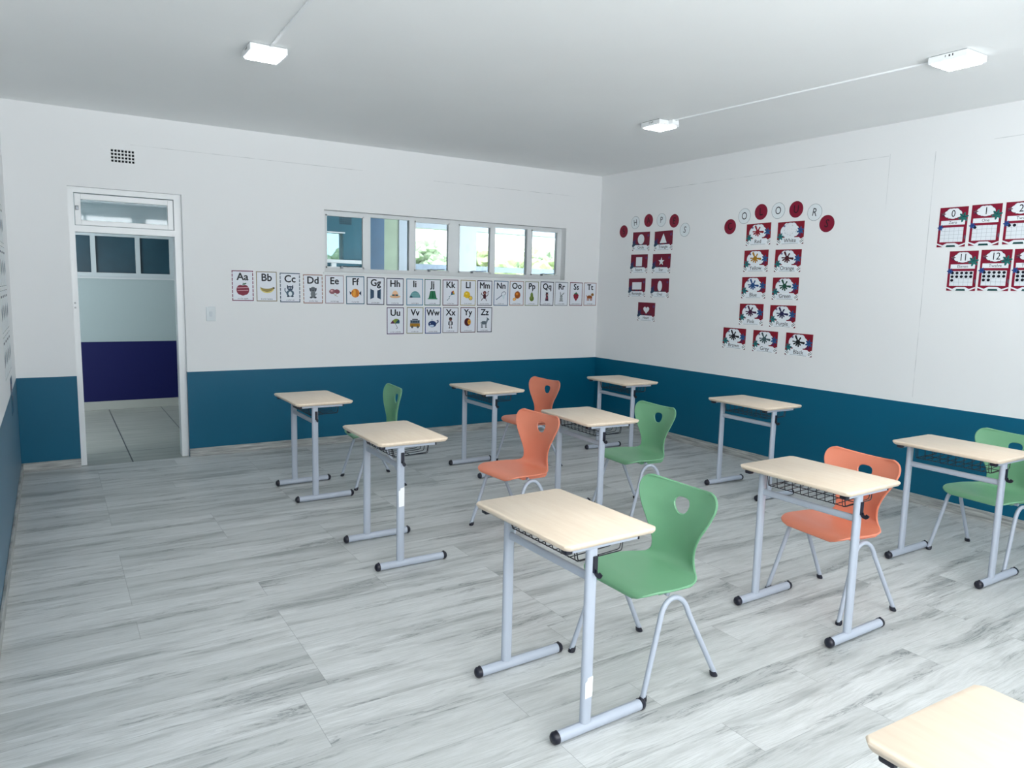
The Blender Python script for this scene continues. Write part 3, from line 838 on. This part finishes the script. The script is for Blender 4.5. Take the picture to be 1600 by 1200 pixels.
def P_igloo(c):
    c.ell('#7fc0c6', .004, -.026, .054, .062, a0=0, a1=180, n=24); c.ell('#59a7b0', -.036, -.026, .020, .022, a0=0, a1=180); c.ell('#1e3b5c', -.038, -.026, .012, .015, a0=0, a1=180)
    for y in (-.008, .010): c.line('#a6d8da', [(-.03, y), (.045, y)], .003)
def P_jelly(c):
    c.poly('#1b7d50', [(-.026, .040), (.026, .040), (.042, -.030), (-.042, -.030)]); c.rect('#3aa877', -.052, -.040, .052, -.030); c.line('#45b583', [(-.012, .036), (-.018, -.028)], .005); c.line('#45b583', [(.012, .036), (.018, -.028)], .005)
def P_kite(c):
    c.poly('#b3263a', [(.010, .036), (.036, .048), (.024, .020)]); c.poly('#2a5f9e', [(.010, .036), (.024, .020), (.004, .002)]); c.poly('#d9a32c', [(.036, .048), (.048, .012), (.024, .020)]); c.poly('#2d8a6a', [(.004, .002), (.048, .012), (.024, .020)])
    c.line('#888f96', [(.004, .002), (-.012, -.012), (-.014, -.030), (-.034, -.045)], .003)
    for x, y in ((-.012, -.012), (-.016, -.030), (-.034, -.046)): c.ell('#4a8fa0', x, y, .006, .004)
def P_lemon(c):
    c.ell('#e3bb1e', -.012, .008, .036, .034, -20); c.ell('#e3bb1e', -.044, -.006, .008, .007); c.ell('#c99a12', .030, -.024, .022); c.ell('#f2dc7a', .030, -.024, .016); c.ell('#e3bb1e', .030, -.024, .008); c.ell('#f3dd6a', -.018, .018, .012, .008)
def P_monkey(c):
    c.ell('#7b2335', 0, .030, .020, .018); c.ell('#5a1a2c', .0, -.006, .018, .026); c.ell('#c99a86', 0, .026, .010, .010)
    for a in ([(-.012, .0), (-.034, .012), (-.040, .030)], [(-.010, -.02), (-.030, -.036), (-.038, -.050)], [(.010, -.02), (.016, -.040), (.024, -.052)], [(.012, -.004), (.030, .0), (.040, .014), (.036, .040), (.050, .046)]): c.line('#4a1c34', a, .007)
    c.line('#2d6a6a', [(-.044, .02), (-.042, -.03)], .004)
def P_net(c):
    c.line('#2a5f8a', [(-.056, -.040), (.008, .004)], .007); h = c.lay()
    P = [(.030+.026*math.cos(t), .022+.018*math.sin(t)) for t in [2*math.pi*k/18 for k in range(19)]]
    P = [(.030+(x-.030)*.85-(y-.022)*.6, .022+(x-.030)*.6+(y-.022)*.85) for x, y in P]; c.line('#1f4f7a', P, .005)
    c.poly('#cfdde4', [(.014, .006), (.046, .012), (.040, -.030), (.026, -.034)])
def P_orange(c):
    c.ell('#c4681c', .010, .010, .036, .038); c.ell('#e08a30', .004, .020, .016, .014); c.ell('#dd9234', -.026, -.034, .022, .016, 20); c.ell('#efc27a', -.026, -.034, .016, .010, 20); c.line('#5a3a1a', [(.012, .044), (.016, .054)], .004)
def P_pear(c):
    c.ell('#7f9c3e', 0, -.024, .028, .030); c.ell('#8aa648', 0, .008, .017, .030); c.line('#4a3a1a', [(0, .034), (.004, .052)], .004); c.ell('#a5bd66', -.008, -.016, .008, .014)
def P_queen(c):
    c.poly('#3a1f3a', [(-.022, -.050), (.022, -.050), (.016, .002), (-.012, .002)]); c.ell('#6a2f3f', .0, .016, .017, .018); c.ell('#c98f86', .006, .014, .009, .011); c.poly('#2a1830', [(-.014, .028), (-.016, .046), (-.006, .036), (0, .050), (.006, .036), (.016, .046), (.014, .028)]); c.ell('#b5566a', .0, -.020, .010, .014)
def P_rabbit(c):
    c.ell('#b7bfc4', 0, .0, .018, .016); c.ell('#c4cbcf', 0, -.028, .020, .026)
    c.ell('#aab2b8', -.012, .028, .006, .022, 12); c.ell('#aab2b8', .022, .026, .006, .024, -50); c.ell('#7d868d', -.005, .004, .003); c.ell('#7d868d', .008, .004, .003)
    for s in (-1, 1): c.ell('#aab2b8', s*.014, -.050, .012, .006)
def P_straw(c):
    c.poly('#a81c3c', [(-.036, .014), (-.026, .028), (.026, .028), (.036, .014), (.030, -.014), (0, -.052), (-.030, -.014)]); c.poly('#2d7a4a', [(-.030, .032), (0, .020), (.030, .032), (.010, .036), (0, .052), (-.010, .036)])
    for x, y in ((-.014, .008), (.012, .004), (0, -.014), (-.010, -.026), (.012, -.020)): c.ell('#e2a0a8', x, y, .002, .003, n=6)
def P_tiger(c):
    c.ell('#c4682a', -.006, -.004, .038, .018); c.ell('#b07a30', .034, .022, .020, .016)
    for x in (-.036, -.016, .010, .026): c.line('#b5581f', [(x, -.01), (x-.002, -.046)], .011)
    c.line('#b5581f', [(-.040, .0), (-.052, .014)], .006)
    for x in (-.024, -.010, .006): c.line('#4a2412', [(x, .012), (x+.003, -.008)], .004)
    c.ell('#241812', .030, .026, .003); c.ell('#241812', .042, .026, .003)
def P_umbrella(c):
    for k, (a, b, q) in enumerate(((20, 60, '#24527a'), (60, 105, '#8fae4a'), (105, 140, '#a8b84a'), (140, 180, '#7a2f5a'), (0, 20, '#2f7a7a'))):
        P = [(-.004, .000)]+[(-.004+.048*math.cos(math.radians(a+(b-a)*i/6)-.35), .0+.046*math.sin(math.radians(a+(b-a)*i/6)-.0)) for i in range(7)]; c.poly(q, P)
    c.line('#2a2a4a', [(.0, .0), (.020, -.038), (.016, -.050), (.006, -.048)], .004)
def P_van(c):
    c.rect('#20283a', -.030, .032, .030, .042); c.rect('#8a9cb0', -.050, -.004, .050, .030); c.rect('#c9952e', -.052, -.034, .052, -.002)
    for x in (-.036, -.012, .012, .036): c.rect('#3f5a72', x-.009, .006, x+.009, .024)
    for x in (-.030, .030): c.ell('#1c222c', x, -.036, .012); c.ell('#aab2b8', x, -.036, .005)
def P_whale(c):
    c.ell('#1c3f7c', -.008, -.008, .044, .032); c.poly('#1c3f7c', [(.024, -.018), (.052, .020), (.034, .024), (.056, .034), (.062, .012), (.036, -.010)]); c.ell('#bcd0e6', -.014, -.026, .026, .010); c.ell('#f2f6fa', -.030, -.004, .004)
    c.line('#6fa8c8', [(-.014, .028), (-.020, .044)], .003); c.line('#6fa8c8', [(-.010, .028), (-.004, .044)], .003)
def P_child(c):
    c.ell('#8a5248', 0, .036, .018, .018); c.rect('#222f44', -.020, -.022, .020, .016); c.rect('#e6eaee', -.010, -.018, .010, .012); c.ell('#3a2a2a', 0, .046, .017, .010)
    for s in (-1, 1): c.line('#222f44', [(s*.020, .010), (s*.022, -.020)], .007); c.line('#8a6a62', [(s*.008, -.022), (s*.010, -.046)], .006); c.ell('#1c222c', s*.012, -.050, .009, .005)
    for y in (-.010, 0, .008): c.line('#222f44', [(-.008, y), (.008, y)], .002)
def P_yoyo(c):
    c.ell('#8a1f2c', -.004, .006, .038, .040); c.ell('#5a1420', -.012, .006, .026, .036); c.ell('#e0a02c', .014, .006, .018, .026); c.ell('#b5761c', .014, .006, .008, .012); c.line('#8a8f94', [(.002, -.034), (.004, -.052)], .003)
def P_zebra(c):
    c.ell('#8fa0ac', -.006, -.004, .032, .018); c.poly('#8fa0ac', [(.014, .0), (.030, .044), (.046, .030), (.030, -.006)]); c.ell('#7b8d9a', .040, .034, .016, .009, -30); c.poly('#2b3a4a', [(.022, .052), (.030, .058), (.032, .044)])
    for x in (-.034, -.022, .012, .024): c.line('#7b8d9a', [(x, -.01), (x, -.050)], .008); c.line('#22303e', [(x-.004, -.052), (x+.006, -.052)], .006)
    for x in (-.028, -.018, -.008, .004, .014): c.line('#2b3a4a', [(x, .012), (x+.004, -.016)], .004)
    c.line('#2b3a4a', [(-.036, .004), (-.050, -.010)], .004)

ALPHA = [('A', '#8f2058', P_apple, 'apple'), ('B', '#b5a98a', P_banana, 'banana'), ('C', '#3f5f78', P_cat, 'cat'), ('D', '#c0907c', P_dog, 'dog'), ('E', '#c9b5ba', P_egg, 'egg'),
 ('F', '#1f6f8a', P_fish, 'fish'), ('G', '#1c2444', P_gate, 'gate'), ('H', '#1f2a58', P_hat, 'hat'), ('I', '#5fa3c8', P_igloo, 'igloo'), ('J', '#2a7d68', P_jelly, 'jelly'),
 ('K', '#6a1f38', P_kite, 'kite'), ('L', '#cfc08a', P_lemon, 'lemon'), ('M', '#241f4a', P_monkey, 'monkey'), ('N', '#2a6fa0', P_net, 'net'), ('O', '#c99a8a', P_orange, 'orange'),
 ('P', '#a3ab80', P_pear, 'pear'), ('Q', '#141c3a', P_queen, 'queen'), ('R', '#b5bcc2', P_rabbit, 'rabbit'), ('S', '#8a2444', P_straw, 'strawberry'), ('T', '#c08a80', P_tiger, 'tiger'),
 ('U', '#5a2a6a', P_umbrella, 'umbrella'), ('V', '#b5b590', P_van, 'van'), ('W', '#1f4f9a', P_whale, 'whale'), ('X', '#a8a0a4', P_child, 'x-ray'), ('Y', '#6a1f30', P_yoyo, 'yo-yo'), ('Z', '#1c1f3a', P_zebra, 'zebra')]
AX = dict(A=(-4.296, 1.605), B=(-4.074, 1.603), C=(-3.850, 1.596), D=(-3.623, 1.588), E=(-3.403, 1.588), F=(-3.183, 1.584), G=(-2.962, 1.580), H=(-2.743, 1.576),
          I=(-2.515, 1.577), J=(-2.302, 1.578), K=(-2.083, 1.578), L=(-1.861, 1.580), M=(-1.645, 1.581), N=(-1.427, 1.583), O=(-1.212, 1.586), P=(-.999, 1.586),
          Q=(-.780, 1.589), R=(-.566, 1.590), S=(-.342, 1.592), T=(-.124, 1.594), U=(-2.739, 1.269), V=(-2.510, 1.272), W=(-2.294, 1.271), X=(-2.078, 1.274), Y=(-1.857, 1.276), Z=(-1.640, 1.278))
PICT = dict(A='a crimson apple', B='a yellow banana', C='a blue-grey cat', D='a grey dog', E='pink eggs', F='an orange fish', G='a navy gate', H='a peach hat', I='a pale blue igloo', J='a green jelly',
  K='a kite', L='a yellow lemon', M='a dark red monkey', N='a blue net', O='an orange fruit', P='a green pear', Q='a dark-robed queen', R='a grey rabbit', S='a red strawberry', T='an orange tiger',
  U='a striped umbrella', V='a yellow van', W='a dark blue whale', X='a child in dark clothes', Y='a dark red yo-yo', Z='a grey zebra')
rng = random.Random(5)
for L, bc, fn, word in ALPHA:
    c = Card(); w, h = .202, .292; c.base('#e9edf2', w, h)
    c.rect(bc, -w/2+.003, -h/2+.003, w/2-.003, h/2-.003); c.rect('#e4e8f0', -w/2+.0115, -h/2+.0115, w/2-.0115, h/2-.0115)
    if L in 'ACD':     # broken, dashed borders
        for k in range(7):
            y = -h/2+.03+k*.038; c.rect('#e9edf2', -w/2+.002, y, -w/2+.012, y+.008); c.rect('#e9edf2', w/2-.012, y+.01, w/2-.002, y+.018)
    c.text(INK, L+L.lower(), 0, .083, .098, bold=.034, sx=.90 if L in 'MW' else 1.0)
    nv0 = len(c.bm.verts); fn(c); c.bm.verts.ensure_lookup_table()
    for v in c.bm.verts[nv0:]: v.co.x *= 1.12; v.co.y = v.co.y*1.12-.030
    c.text('#2a3444', '%s is for %s' % (L.lower(), word), 0, -.120, .0185, bold=.006)
    x, z = AX[L]
    o = c.place('alphabet_card', 'back', x, z, rng.uniform(-.5, .5))
    tag(o, 'white alphabet card lettered %s%s showing %s, taped on the back wall' % (L, L.lower(), PICT[L]), 'poster', 'alphabet cards on the back wall')

# letter discs
def disc(ch, red, y, z, r, rot, label, group):
    c = Card()
    if red: c.disc('#8e0f34', r); c.ell('#a3123c', 0, 0, r-.004, n=40)
    else: c.disc('#7f8f9c', r); c.ell('#e2e9ec', 0, 0, r-.0028, n=40)
    c.text('#33081c' if red else INK, ch, 0, -.002, r*1.35, bold=.012 if red else .0, sx=.85)
    o = c.place('letter_disc', 'right', y, z, rot); tag(o, label, 'letter sign', group)
for ch, red, y, z, rot, w in (('S', 1, -.448, 2.349, 14, 'leftmost of the word SHAPES'), ('H', 0, -.650, 2.440, 9, 'second in the word SHAPES'), ('A', 1, -.872, 2.451, 4, 'third in the word SHAPES'),
        ('P', 0, -1.083, 2.443, -3, 'fourth in the word SHAPES'), ('E', 1, -1.284, 2.421, -8, 'fifth in the word SHAPES'), ('S', 0, -1.452, 2.315, -14, 'last in the word SHAPES')):
    disc(ch, red, y, z, .073, rot, '%s paper disc lettered %s, %s' % ('crimson' if red else 'white', ch, w), 'letter discs spelling SHAPES')
for ch, red, y, z, rot, w in (('C', 1, -2.079, 2.312, 16, 'leftmost of the word COLOURS'), ('O', 0, -2.253, 2.405, 8, 'second in the word COLOURS'), ('L', 1, -2.452, 2.431, 3, 'third in the word COLOURS'),
        ('O', 0, -2.650, 2.428, 0, 'fourth in the word COLOURS'), ('U', 1, -2.848, 2.425, -2, 'fifth in the word COLOURS'), ('R', 0, -3.045, 2.384, -10, 'sixth in the word COLOURS'), ('S', 1, -3.177, 2.277, -14, 'last in the word COLOURS')):
    disc(ch, red, y, z, .075, rot, '%s paper disc lettered %s, %s' % ('crimson' if red else 'white', ch, w), 'letter discs spelling COLOURS')

# shape cards
def shape_card(kind, y, z):
    c = Card(); w, h = .288, .213; c.base('#7d1038', w, h)
    c.rect('#8c1039', -w/2+.003, -h/2+.003, w/2-.003, h/2-.003)
    for i, (cx, cy, r, k) in enumerate(((-.12, -.01, .026, '#3f2f6f'), (-.118, -.045, .034, '#2a4a72'), (-.085, -.055, .026, '#1f5a6e'), (-.10, .012, .016, '#54306c'), (-.04, -.045, .020, '#30305a'), (.03, -.048, .022, '#3a2350'), (.075, -.035, .020, '#6a1644'))): c.ell(k, cx, cy, r, r*.8, 20*i)
    flower(c, '#3f6f8a', '#23385a', -.118, -.06, .024); flower(c, '#6f4f9a', '#2f2f62', .118, .065, .016)
    banner(c, w, h, kind); c.text(INK, kind, 0, -h/2+.036, .044, bold=.008)
    W_ = '#e4e9ee'; cy = .022
    if kind == 'Circle': c.ell(W_, 0, cy, .055, .058)
    elif kind == 'Triangle': c.poly(W_, [(-.055, cy-.048), (.055, cy-.048), (0, cy+.058)])
    elif kind == 'Square': c.rect(W_, -.052, cy-.052, .052, cy+.052)
    elif kind == 'Rectangle': c.rect(W_, -.080, cy-.044, .080, cy+.040)
    elif kind == 'Oval': c.ell(W_, 0, cy, .036, .060)
    elif kind == 'Star': c.poly(W_, [((.050 if k % 2 == 0 else .020)*math.sin(math.pi*k/5), cy+(.050 if k % 2 == 0 else .020)*math.cos(math.pi*k/5)) for k in range(10)])
    elif kind == 'Heart': c.poly(W_, [(.0031*16*math.sin(t)**3, cy+.0029*(13*math.cos(t)-5*math.cos(2*t)-2*math.cos(3*t)-math.cos(4*t))) for t in [2*math.pi*k/40 for k in range(40)]])
    o = c.place('shape_card', 'right', y, z, rng.uniform(-.8, .8))
    tag(o, 'dark red shape card reading %s with a white %s printed on it' % (kind, kind.lower()), 'poster', 'shape cards on the right wall')
for k, y, z in (('Circle', -.762, 2.221), ('Triangle', -1.131, 2.214), ('Square', -.744, 1.965), ('Star', -1.116, 1.961), ('Rectangle', -.726, 1.687), ('Oval', -1.111, 1.687), ('Heart', -.906, 1.411)): shape_card(k, y, z)

# colour cards
def colour_card(word, k, y, z):
    c = Card(); w, h = .290, .208; c.base('#a3122f', w, h)
    cloud(c, '#e6ecf2', -.008, .022, .205, .146, '#6a7a8c')
    if word == 'White': splat(c, '#aeb6c0', -.010, .026, .0445); splat(c, '#e9edf2', -.010, .026, .042)
    else: splat(c, k, -.010, .026, .043)
    flower(c, '#2a6fae', '#2a3f8a', .105, .018, .036, 6, 20); flower(c, '#7a1f5a', '#3a2a6a', .098, -.022, .022, 5, 40)
    banner(c, w, h, word); flower(c, '#1f8f94', '#134f66', -.108, -.030, .034, 6, 5); flower(c, '#5a4a9a', '#34307a', -.070, .066, .012)
    c.text(INK, word, 0, -h/2+.034, .052, bold=.004)
    o = c.place('colour_card', 'right', y, z, rng.uniform(-.8, .8))
    tag(o, 'red-bordered colour card reading %s with a %s paint splash' % (word, {'Orange': 'dark maroon', 'Brown': 'very dark brown'}.get(word, word.lower())), 'poster', 'colour cards on the right wall')
for word, k, y, z in (('Red', '#b0142f', -2.437, 2.220), ('White', '#e9edf2', -2.804, 2.214), ('Yellow', '#cf9416', -2.428, 1.965), ('Orange', '#5a0f24', -2.795, 1.960), ('Blue', '#1c5aa0', -2.421, 1.706), ('Green', '#0f5a44', -2.790, 1.701),
        ('Pink', '#4a1248', -2.413, 1.444), ('Purple', '#1c1658', -2.782, 1.441), ('Brown', '#160c20', -2.220, 1.194), ('Grey', '#4a6a72', -2.601, 1.190), ('Black', '#05070d', -2.982, 1.188)): colour_card(word, k, y, z)

# number cards
def number_card(num, word, y, z):
    c = Card(); w, h = .208, .298; c.base('#a5123c', w, h)
    cloud(c, '#e8edf2', -.004, h/2-.048, .130, .078, '#5a3a5a')
    c.text(INK, num, -.002, h/2-.050, .074, bold=.006, sx=.85)
    c.rect('#e8edf2', -.088, .016, .088, .050); c.text(INK, word, 0, .033, .030)
    c.rect('#e2e8ee', -.086, -.112, .082, -.002)
    for i in range(1, 5): c.line('#a9b4c0', [(-.086+.0336*i, -.112), (-.086+.0336*i, -.002)], .0012)
    for j in range(1, 4): c.line('#a9b4c0', [(-.086, -.002-.0275*j), (.082, -.002-.0275*j)], .0012)
    for k in range(int(num)):
        i, j = k % 5, k//5; c.ell('#0c1226', -.0692+.0336*i, -.0155-.0275*j, .0115, .0105, n=16)
    c.poly('#e8edf2', [(-w/2, -h/2), (w/2, -h/2), (w/2, -.120), (.06, -.135), (.03, -.120), (-.03, -.120), (-.06, -.135), (-w/2, -.120)])
    for s in (-1, 1): c.poly('#a5123c', [(s*w/2, -h/2), (s*w/2, -h/2+.020), (s*(w/2-.045), -h/2)])
    c.poly('#1f5a5a', [(-.036, -h/2), (.036, -h/2), (.030, -h/2+.014), (-.030, -h/2+.014)]); c.poly('#7a6a80', [(w/2, -.10), (w/2-.012, -.085), (w/2-.010, -.060), (w/2, -.070)])
    flower(c, '#2f8a86', '#124a4e', .074, .070, .035, 6, 15); flower(c, '#2a5fae', '#1c3a8a', -.088, -.002, .022, 6, 0); flower(c, '#5a2a5a', '#c9a08a', -.076, .098, .018)
    o = c.place('number_card', 'right', y, z, rng.uniform(-.4, .4))
    tag(o, 'red number card for %s reading %s with a dot grid, at the right picture edge' % (num, word), 'poster', 'number cards on the right wall')
for num, word, y, z in (('0', 'Zero', -4.258, 2.185), ('1', 'One', -4.490, 2.188), ('2', 'Two', -4.722, 2.190), ('11', 'Eleven', -4.362, 1.854), ('12', 'Twelve', -4.588, 1.857), ('13', 'Thirteen', -4.812, 1.858)): number_card(num, word, y, z)

# posters on the left wall, seen edge-on
ordn = ('nearest the corner', 'second from the corner', 'third from the corner', 'fourth from the corner'); rown = ('bottom row', 'middle row', 'upper row', 'top row')
for j, z in enumerate((1.10, 1.405, 1.71, 2.015)):
    for i in range(4):
        c = Card(); w, h = .21, .292; c.base('#eef2f3', w, h); c.rect(('#c3cdd2', '#b8a3a8', '#a9bcc8', '#c0c8b8')[(i+j) % 4], -w/2+.006, -h/2+.006, w/2-.006, h/2-.006); c.rect('#e8edef', -w/2+.011, -h/2+.011, w/2-.011, h/2-.011)
        for k, q in enumerate(('#7a5a62', '#4f7f9c', '#7fa8b8')): c.ell(q, -.05+.05*k, -.02+.01*((i+k) % 3), .022, .045, n=14)
        c.rect('#50606c', -.07, .09, .07, .105)
        o = c.place('wall_poster', 'left', -.72-.235*i, z, 0)
        tag(o, 'white sheet on the left wall, %s, %s' % (rown[j], ordn[i]), 'poster', 'sheets on the left wall')
c = Card(); c.base('#2a5f86', .24, .27)
for k, (q, x, y, r) in enumerate((('#7a1f48', -.06, .07, .04), ('#dfe6ec', .05, .05, .035), ('#1f8f94', -.04, -.03, .04), ('#b5264a', .06, -.03, .03), ('#e6ecf0', -.02, .02, .025), ('#1c3f7c', .02, -.09, .035), ('#3fa8c0', -.07, -.09, .03))): c.ell(q, x, y, r, r*.9)
o = c.place('wall_poster', 'left', -.86, .775, 0); tag(o, 'colourful blue and crimson poster low on the left wall over the blue dado', 'poster')

# ------------------------------------------------------------------ corridor behind the back wall
CY = 3.15
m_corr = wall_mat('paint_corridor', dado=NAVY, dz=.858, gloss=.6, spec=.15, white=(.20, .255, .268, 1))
m_tealfull = mat('teal_wall_paint', (.012, .13, .19, 1), .5, noise_amt=.15, noise_scale=3)
boxo('floor_corridor', -9.2, 6.5, 0, CY+.2, -.1, -.001, m_tile, kind='structure')
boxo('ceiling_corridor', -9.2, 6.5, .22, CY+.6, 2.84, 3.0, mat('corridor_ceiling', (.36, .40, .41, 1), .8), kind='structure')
CW = (-5.95, -4.474, 1.69, 2.19)
wall_open('wall_corridor_far', 'y', CY, CY+.2, -9.2, -3.3, -.1, 2.84, [CW], m_corr)
TW_ = (-3.05, -2.205, 1.99, 2.378)
wall_open('wall_corridor_teal', 'y', CY, CY+.2, -3.3, -1.79, -.1, 2.84, [TW_], m_tealfull)
boxo('wall_corridor_end', -9.3, -9.2, 0, CY+.2, -.1, 2.84, m_corr, kind='structure')
boxo('trim_1', -9.2, -3.3, CY-.014, CY, 0, .108, mat('corridor_skirting_tile', (.20, .22, .21, 1), .5), kind='structure')
m_blue = mat('blue_panel', (.03, .12, .24, 1), .4, noise_amt=.4, noise_scale=5)
m_yel = mat('pale_yellow_panel', (.36, .46, .33, 1), .5, noise_amt=.35, noise_scale=6)
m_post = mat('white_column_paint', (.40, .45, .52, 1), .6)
boxo('wall_corridor_blue', -1.79, -1.575, CY, CY+.12, -.1, 2.84, m_blue, kind='structure')
boxo('wall_corridor_yellow', -1.575, -1.345, CY, CY+.12, -.1, 2.84, m_yel, kind='structure')
boxo('trim_2', -1.345, -1.170, CY-.02, CY+.14, -.1, 2.84, m_post, kind='structure')
boxo('trim_3', -.319, -.007, CY-.025, CY+.205, -.1, 2.53, m_post, kind='structure')
boxo('trim_4', -1.170, 6.5, CY-.02, CY+.2, 2.53, 2.84, m_post, kind='structure')
bm = bmesh.new(); box(bm, -1.170, 6.5, CY+.05, CY+.12, 1.90, 1.985)
for k in range(5): box(bm, -1.15+1.6*k+1.3, -1.11+1.6*k+1.3, CY+.06, CY+.11, -.1, 1.90)
boxo('wall_light_block', -1.170, 6.5, CY+.04, CY+.16, -.1, 1.76, m_post, kind='structure')  # added out of sight to cut the daylight entering the corridor
boxo('wall_light_block_east', 6.5, 6.6, 0, CY+.2, -.1, 2.84, m_corr, kind='structure')  # end wall added to shut daylight out of the corridor
rl = link('corridor_railing', bm, mat('rail_blue_grey', (.24, .31, .41, 1), .5)); tag(rl, 'pale blue horizontal railing outside beyond the high window', 'railing')
# corridor window seen through the doorway; dark room beyond painted into opaque pane
bm = bmesh.new(); a, b, c0, d0 = CW
box(bm, a, b, CY-.012, CY+.05, c0-.03, c0+.025); box(bm, a, b, CY-.008, CY+.05, d0-.03, d0)
for q in (a, -5.395, -4.905, b-.04): box(bm, q-.008, q+.045, CY-.010, CY+.05, c0, d0)
w2 = link('window_2', bm, mat('corridor_frame', (.26, .31, .33, 1), .5), kind='structure')
m_dark = mat('painted_dark_glass', (.012, .050, .075, 1), .35, spec=.3, noise_amt=.7, noise_scale=2.5)
boxo('pane', a, b, CY+.03, CY+.036, c0, d0, m_dark, w2)
boxo('window_sill', a, b+.02, CY-.03, CY, c0-.05, c0-.03, mat('corridor_sill', (.30, .34, .36, 1), .5), w2)
boxo('wall_dark_backing', a-.1, b+.1, CY+.21, CY+.25, c0-.2, d0+.2, mat('painted_room_dark', (.01, .03, .04, 1), .8), kind='structure')  # backing sheet coloured dark to stand in for an unlit room
# teal wall window with white rail
bm = bmesh.new()
box(bm, -3.25, -1.87, CY-.05, CY, 1.945, 1.995); box(bm, -1.92, -1.87, CY-.05, CY, 1.2, 1.95); box(bm, -2.40, -2.33, CY-.05, CY, 1.2, 1.95)
box(bm, -3.07, -2.19, CY-.03, CY, 2.372, 2.39)
w3 = link('window_3', bm, m_white, kind='structure')
boxo('pane', TW_[0], TW_[1], CY+.05, CY+.056, TW_[2], TW_[3], glass_mat('dim_glass', (.36, .45, .48, 1)), w3)
bm = bmesh.new()
for i in range(7):
    for j in range(4): box(bm, -2.262+.027*i, -2.262+.027*i+.017, CY-.004, CY+.002, 2.505+.027*j, 2.505+.027*j+.017)
v2 = link('air_vent', bm, mat('painted_hole_shade', (.004, .03, .05, 1), .8)); tag(v2, 'air brick with holes painted dark in the teal corridor wall, seen through the high window', 'air vent')  # shade of the holes painted as near-black raised squares

# ------------------------------------------------------------------ outside: ground and trees
boxo('ground_outside', -60, 90, CY+.2, 90, -.3, -.12, mat('grass_ground', (.25, .36, .15, 1), .9, noise_amt=.3, noise_scale=.5), kind='structure')
def tree(x, y, h, r, label, seed, col):
    rg = random.Random(seed); t = empty('tree', (x, y, -.12))
    bm = bmesh.new(); sweep(bm, [(0, 0, 0), (.1, .05, h*.3), (0, 0, h*.6)], circ(.16, 8)); link('trunk', bm, mat('bark', (.12, .09, .06, 1), .9), t, smooth=True)
    bm = bmesh.new()
    for k in range(26):
        a = rg.uniform(0, 6.28); q = rg.uniform(0, 1)**.6; zz = rg.uniform(.22, .93)
        rr = r*math.sqrt(max(.1, 1-((zz-.5)/.55)**2))
        M_ = Matrix.Translation((rr*q*math.cos(a), rr*q*math.sin(a), h*zz)) @ Matrix.Diagonal((1, 1, .85, 1))
        res = bmesh.ops.create_icosphere(bm, subdivisions=3, radius=rg.uniform(.22, .36)*r, matrix=M_)
        for v in res['verts']:
            n_ = noise.noise(v.co*3.2+Vector((seed*3., k, 0))); v.co += (v.co-M_.translation).normalized()*n_*.30*r
    link('crown', bm, col, t, smooth=False)
    tag(t, label, 'tree', 'trees outside the high window')
cg = [mat('leaf_%d' % i, c, .8, noise_amt=.45, noise_scale=6) for i, c in enumerate(((.40, .47, .27, 1), (.34, .44, .30, 1), (.46, .50, .28, 1)))]
TR = []
for m_, y_, e_, r_ in ((.365, 20, .050, 1.5), (.455, 27, .066, 1.9), (.505, 34, .050, 2.2), (.560, 20, .058, 1.5), (.605, 27, .046, 1.8), (.650, 34, .056, 2.3), (.690, 20, .050, 1.4), (.735, 27, .062, 2.0), (.320, 13, .058, 1.0)):
    TR.append((CAM_POS.x+m_*(y_-CAM_POS.y), y_, 1.76+e_*(y_-CAM_POS.y), r_))
tn = ('pale green bushy tree outside behind the white post of the high window', 'tall pointed tree seen through the third window pane', 'low rounded tree beside the tall one in the third pane', 'yellow-green tree behind the white column in the fourth pane',
      'low yellowish tree in the fourth window pane', 'mid green tree in the fifth window pane', 'bright tree between the fifth and sixth window panes', 'largest pale tree in the last window pane', 'tree seen through the small window in the teal wall')
for i, ((x, y, h, r), l) in enumerate(zip(TR, tn)): tree(x, y, h, r, l, i+1, cg[i % 3])
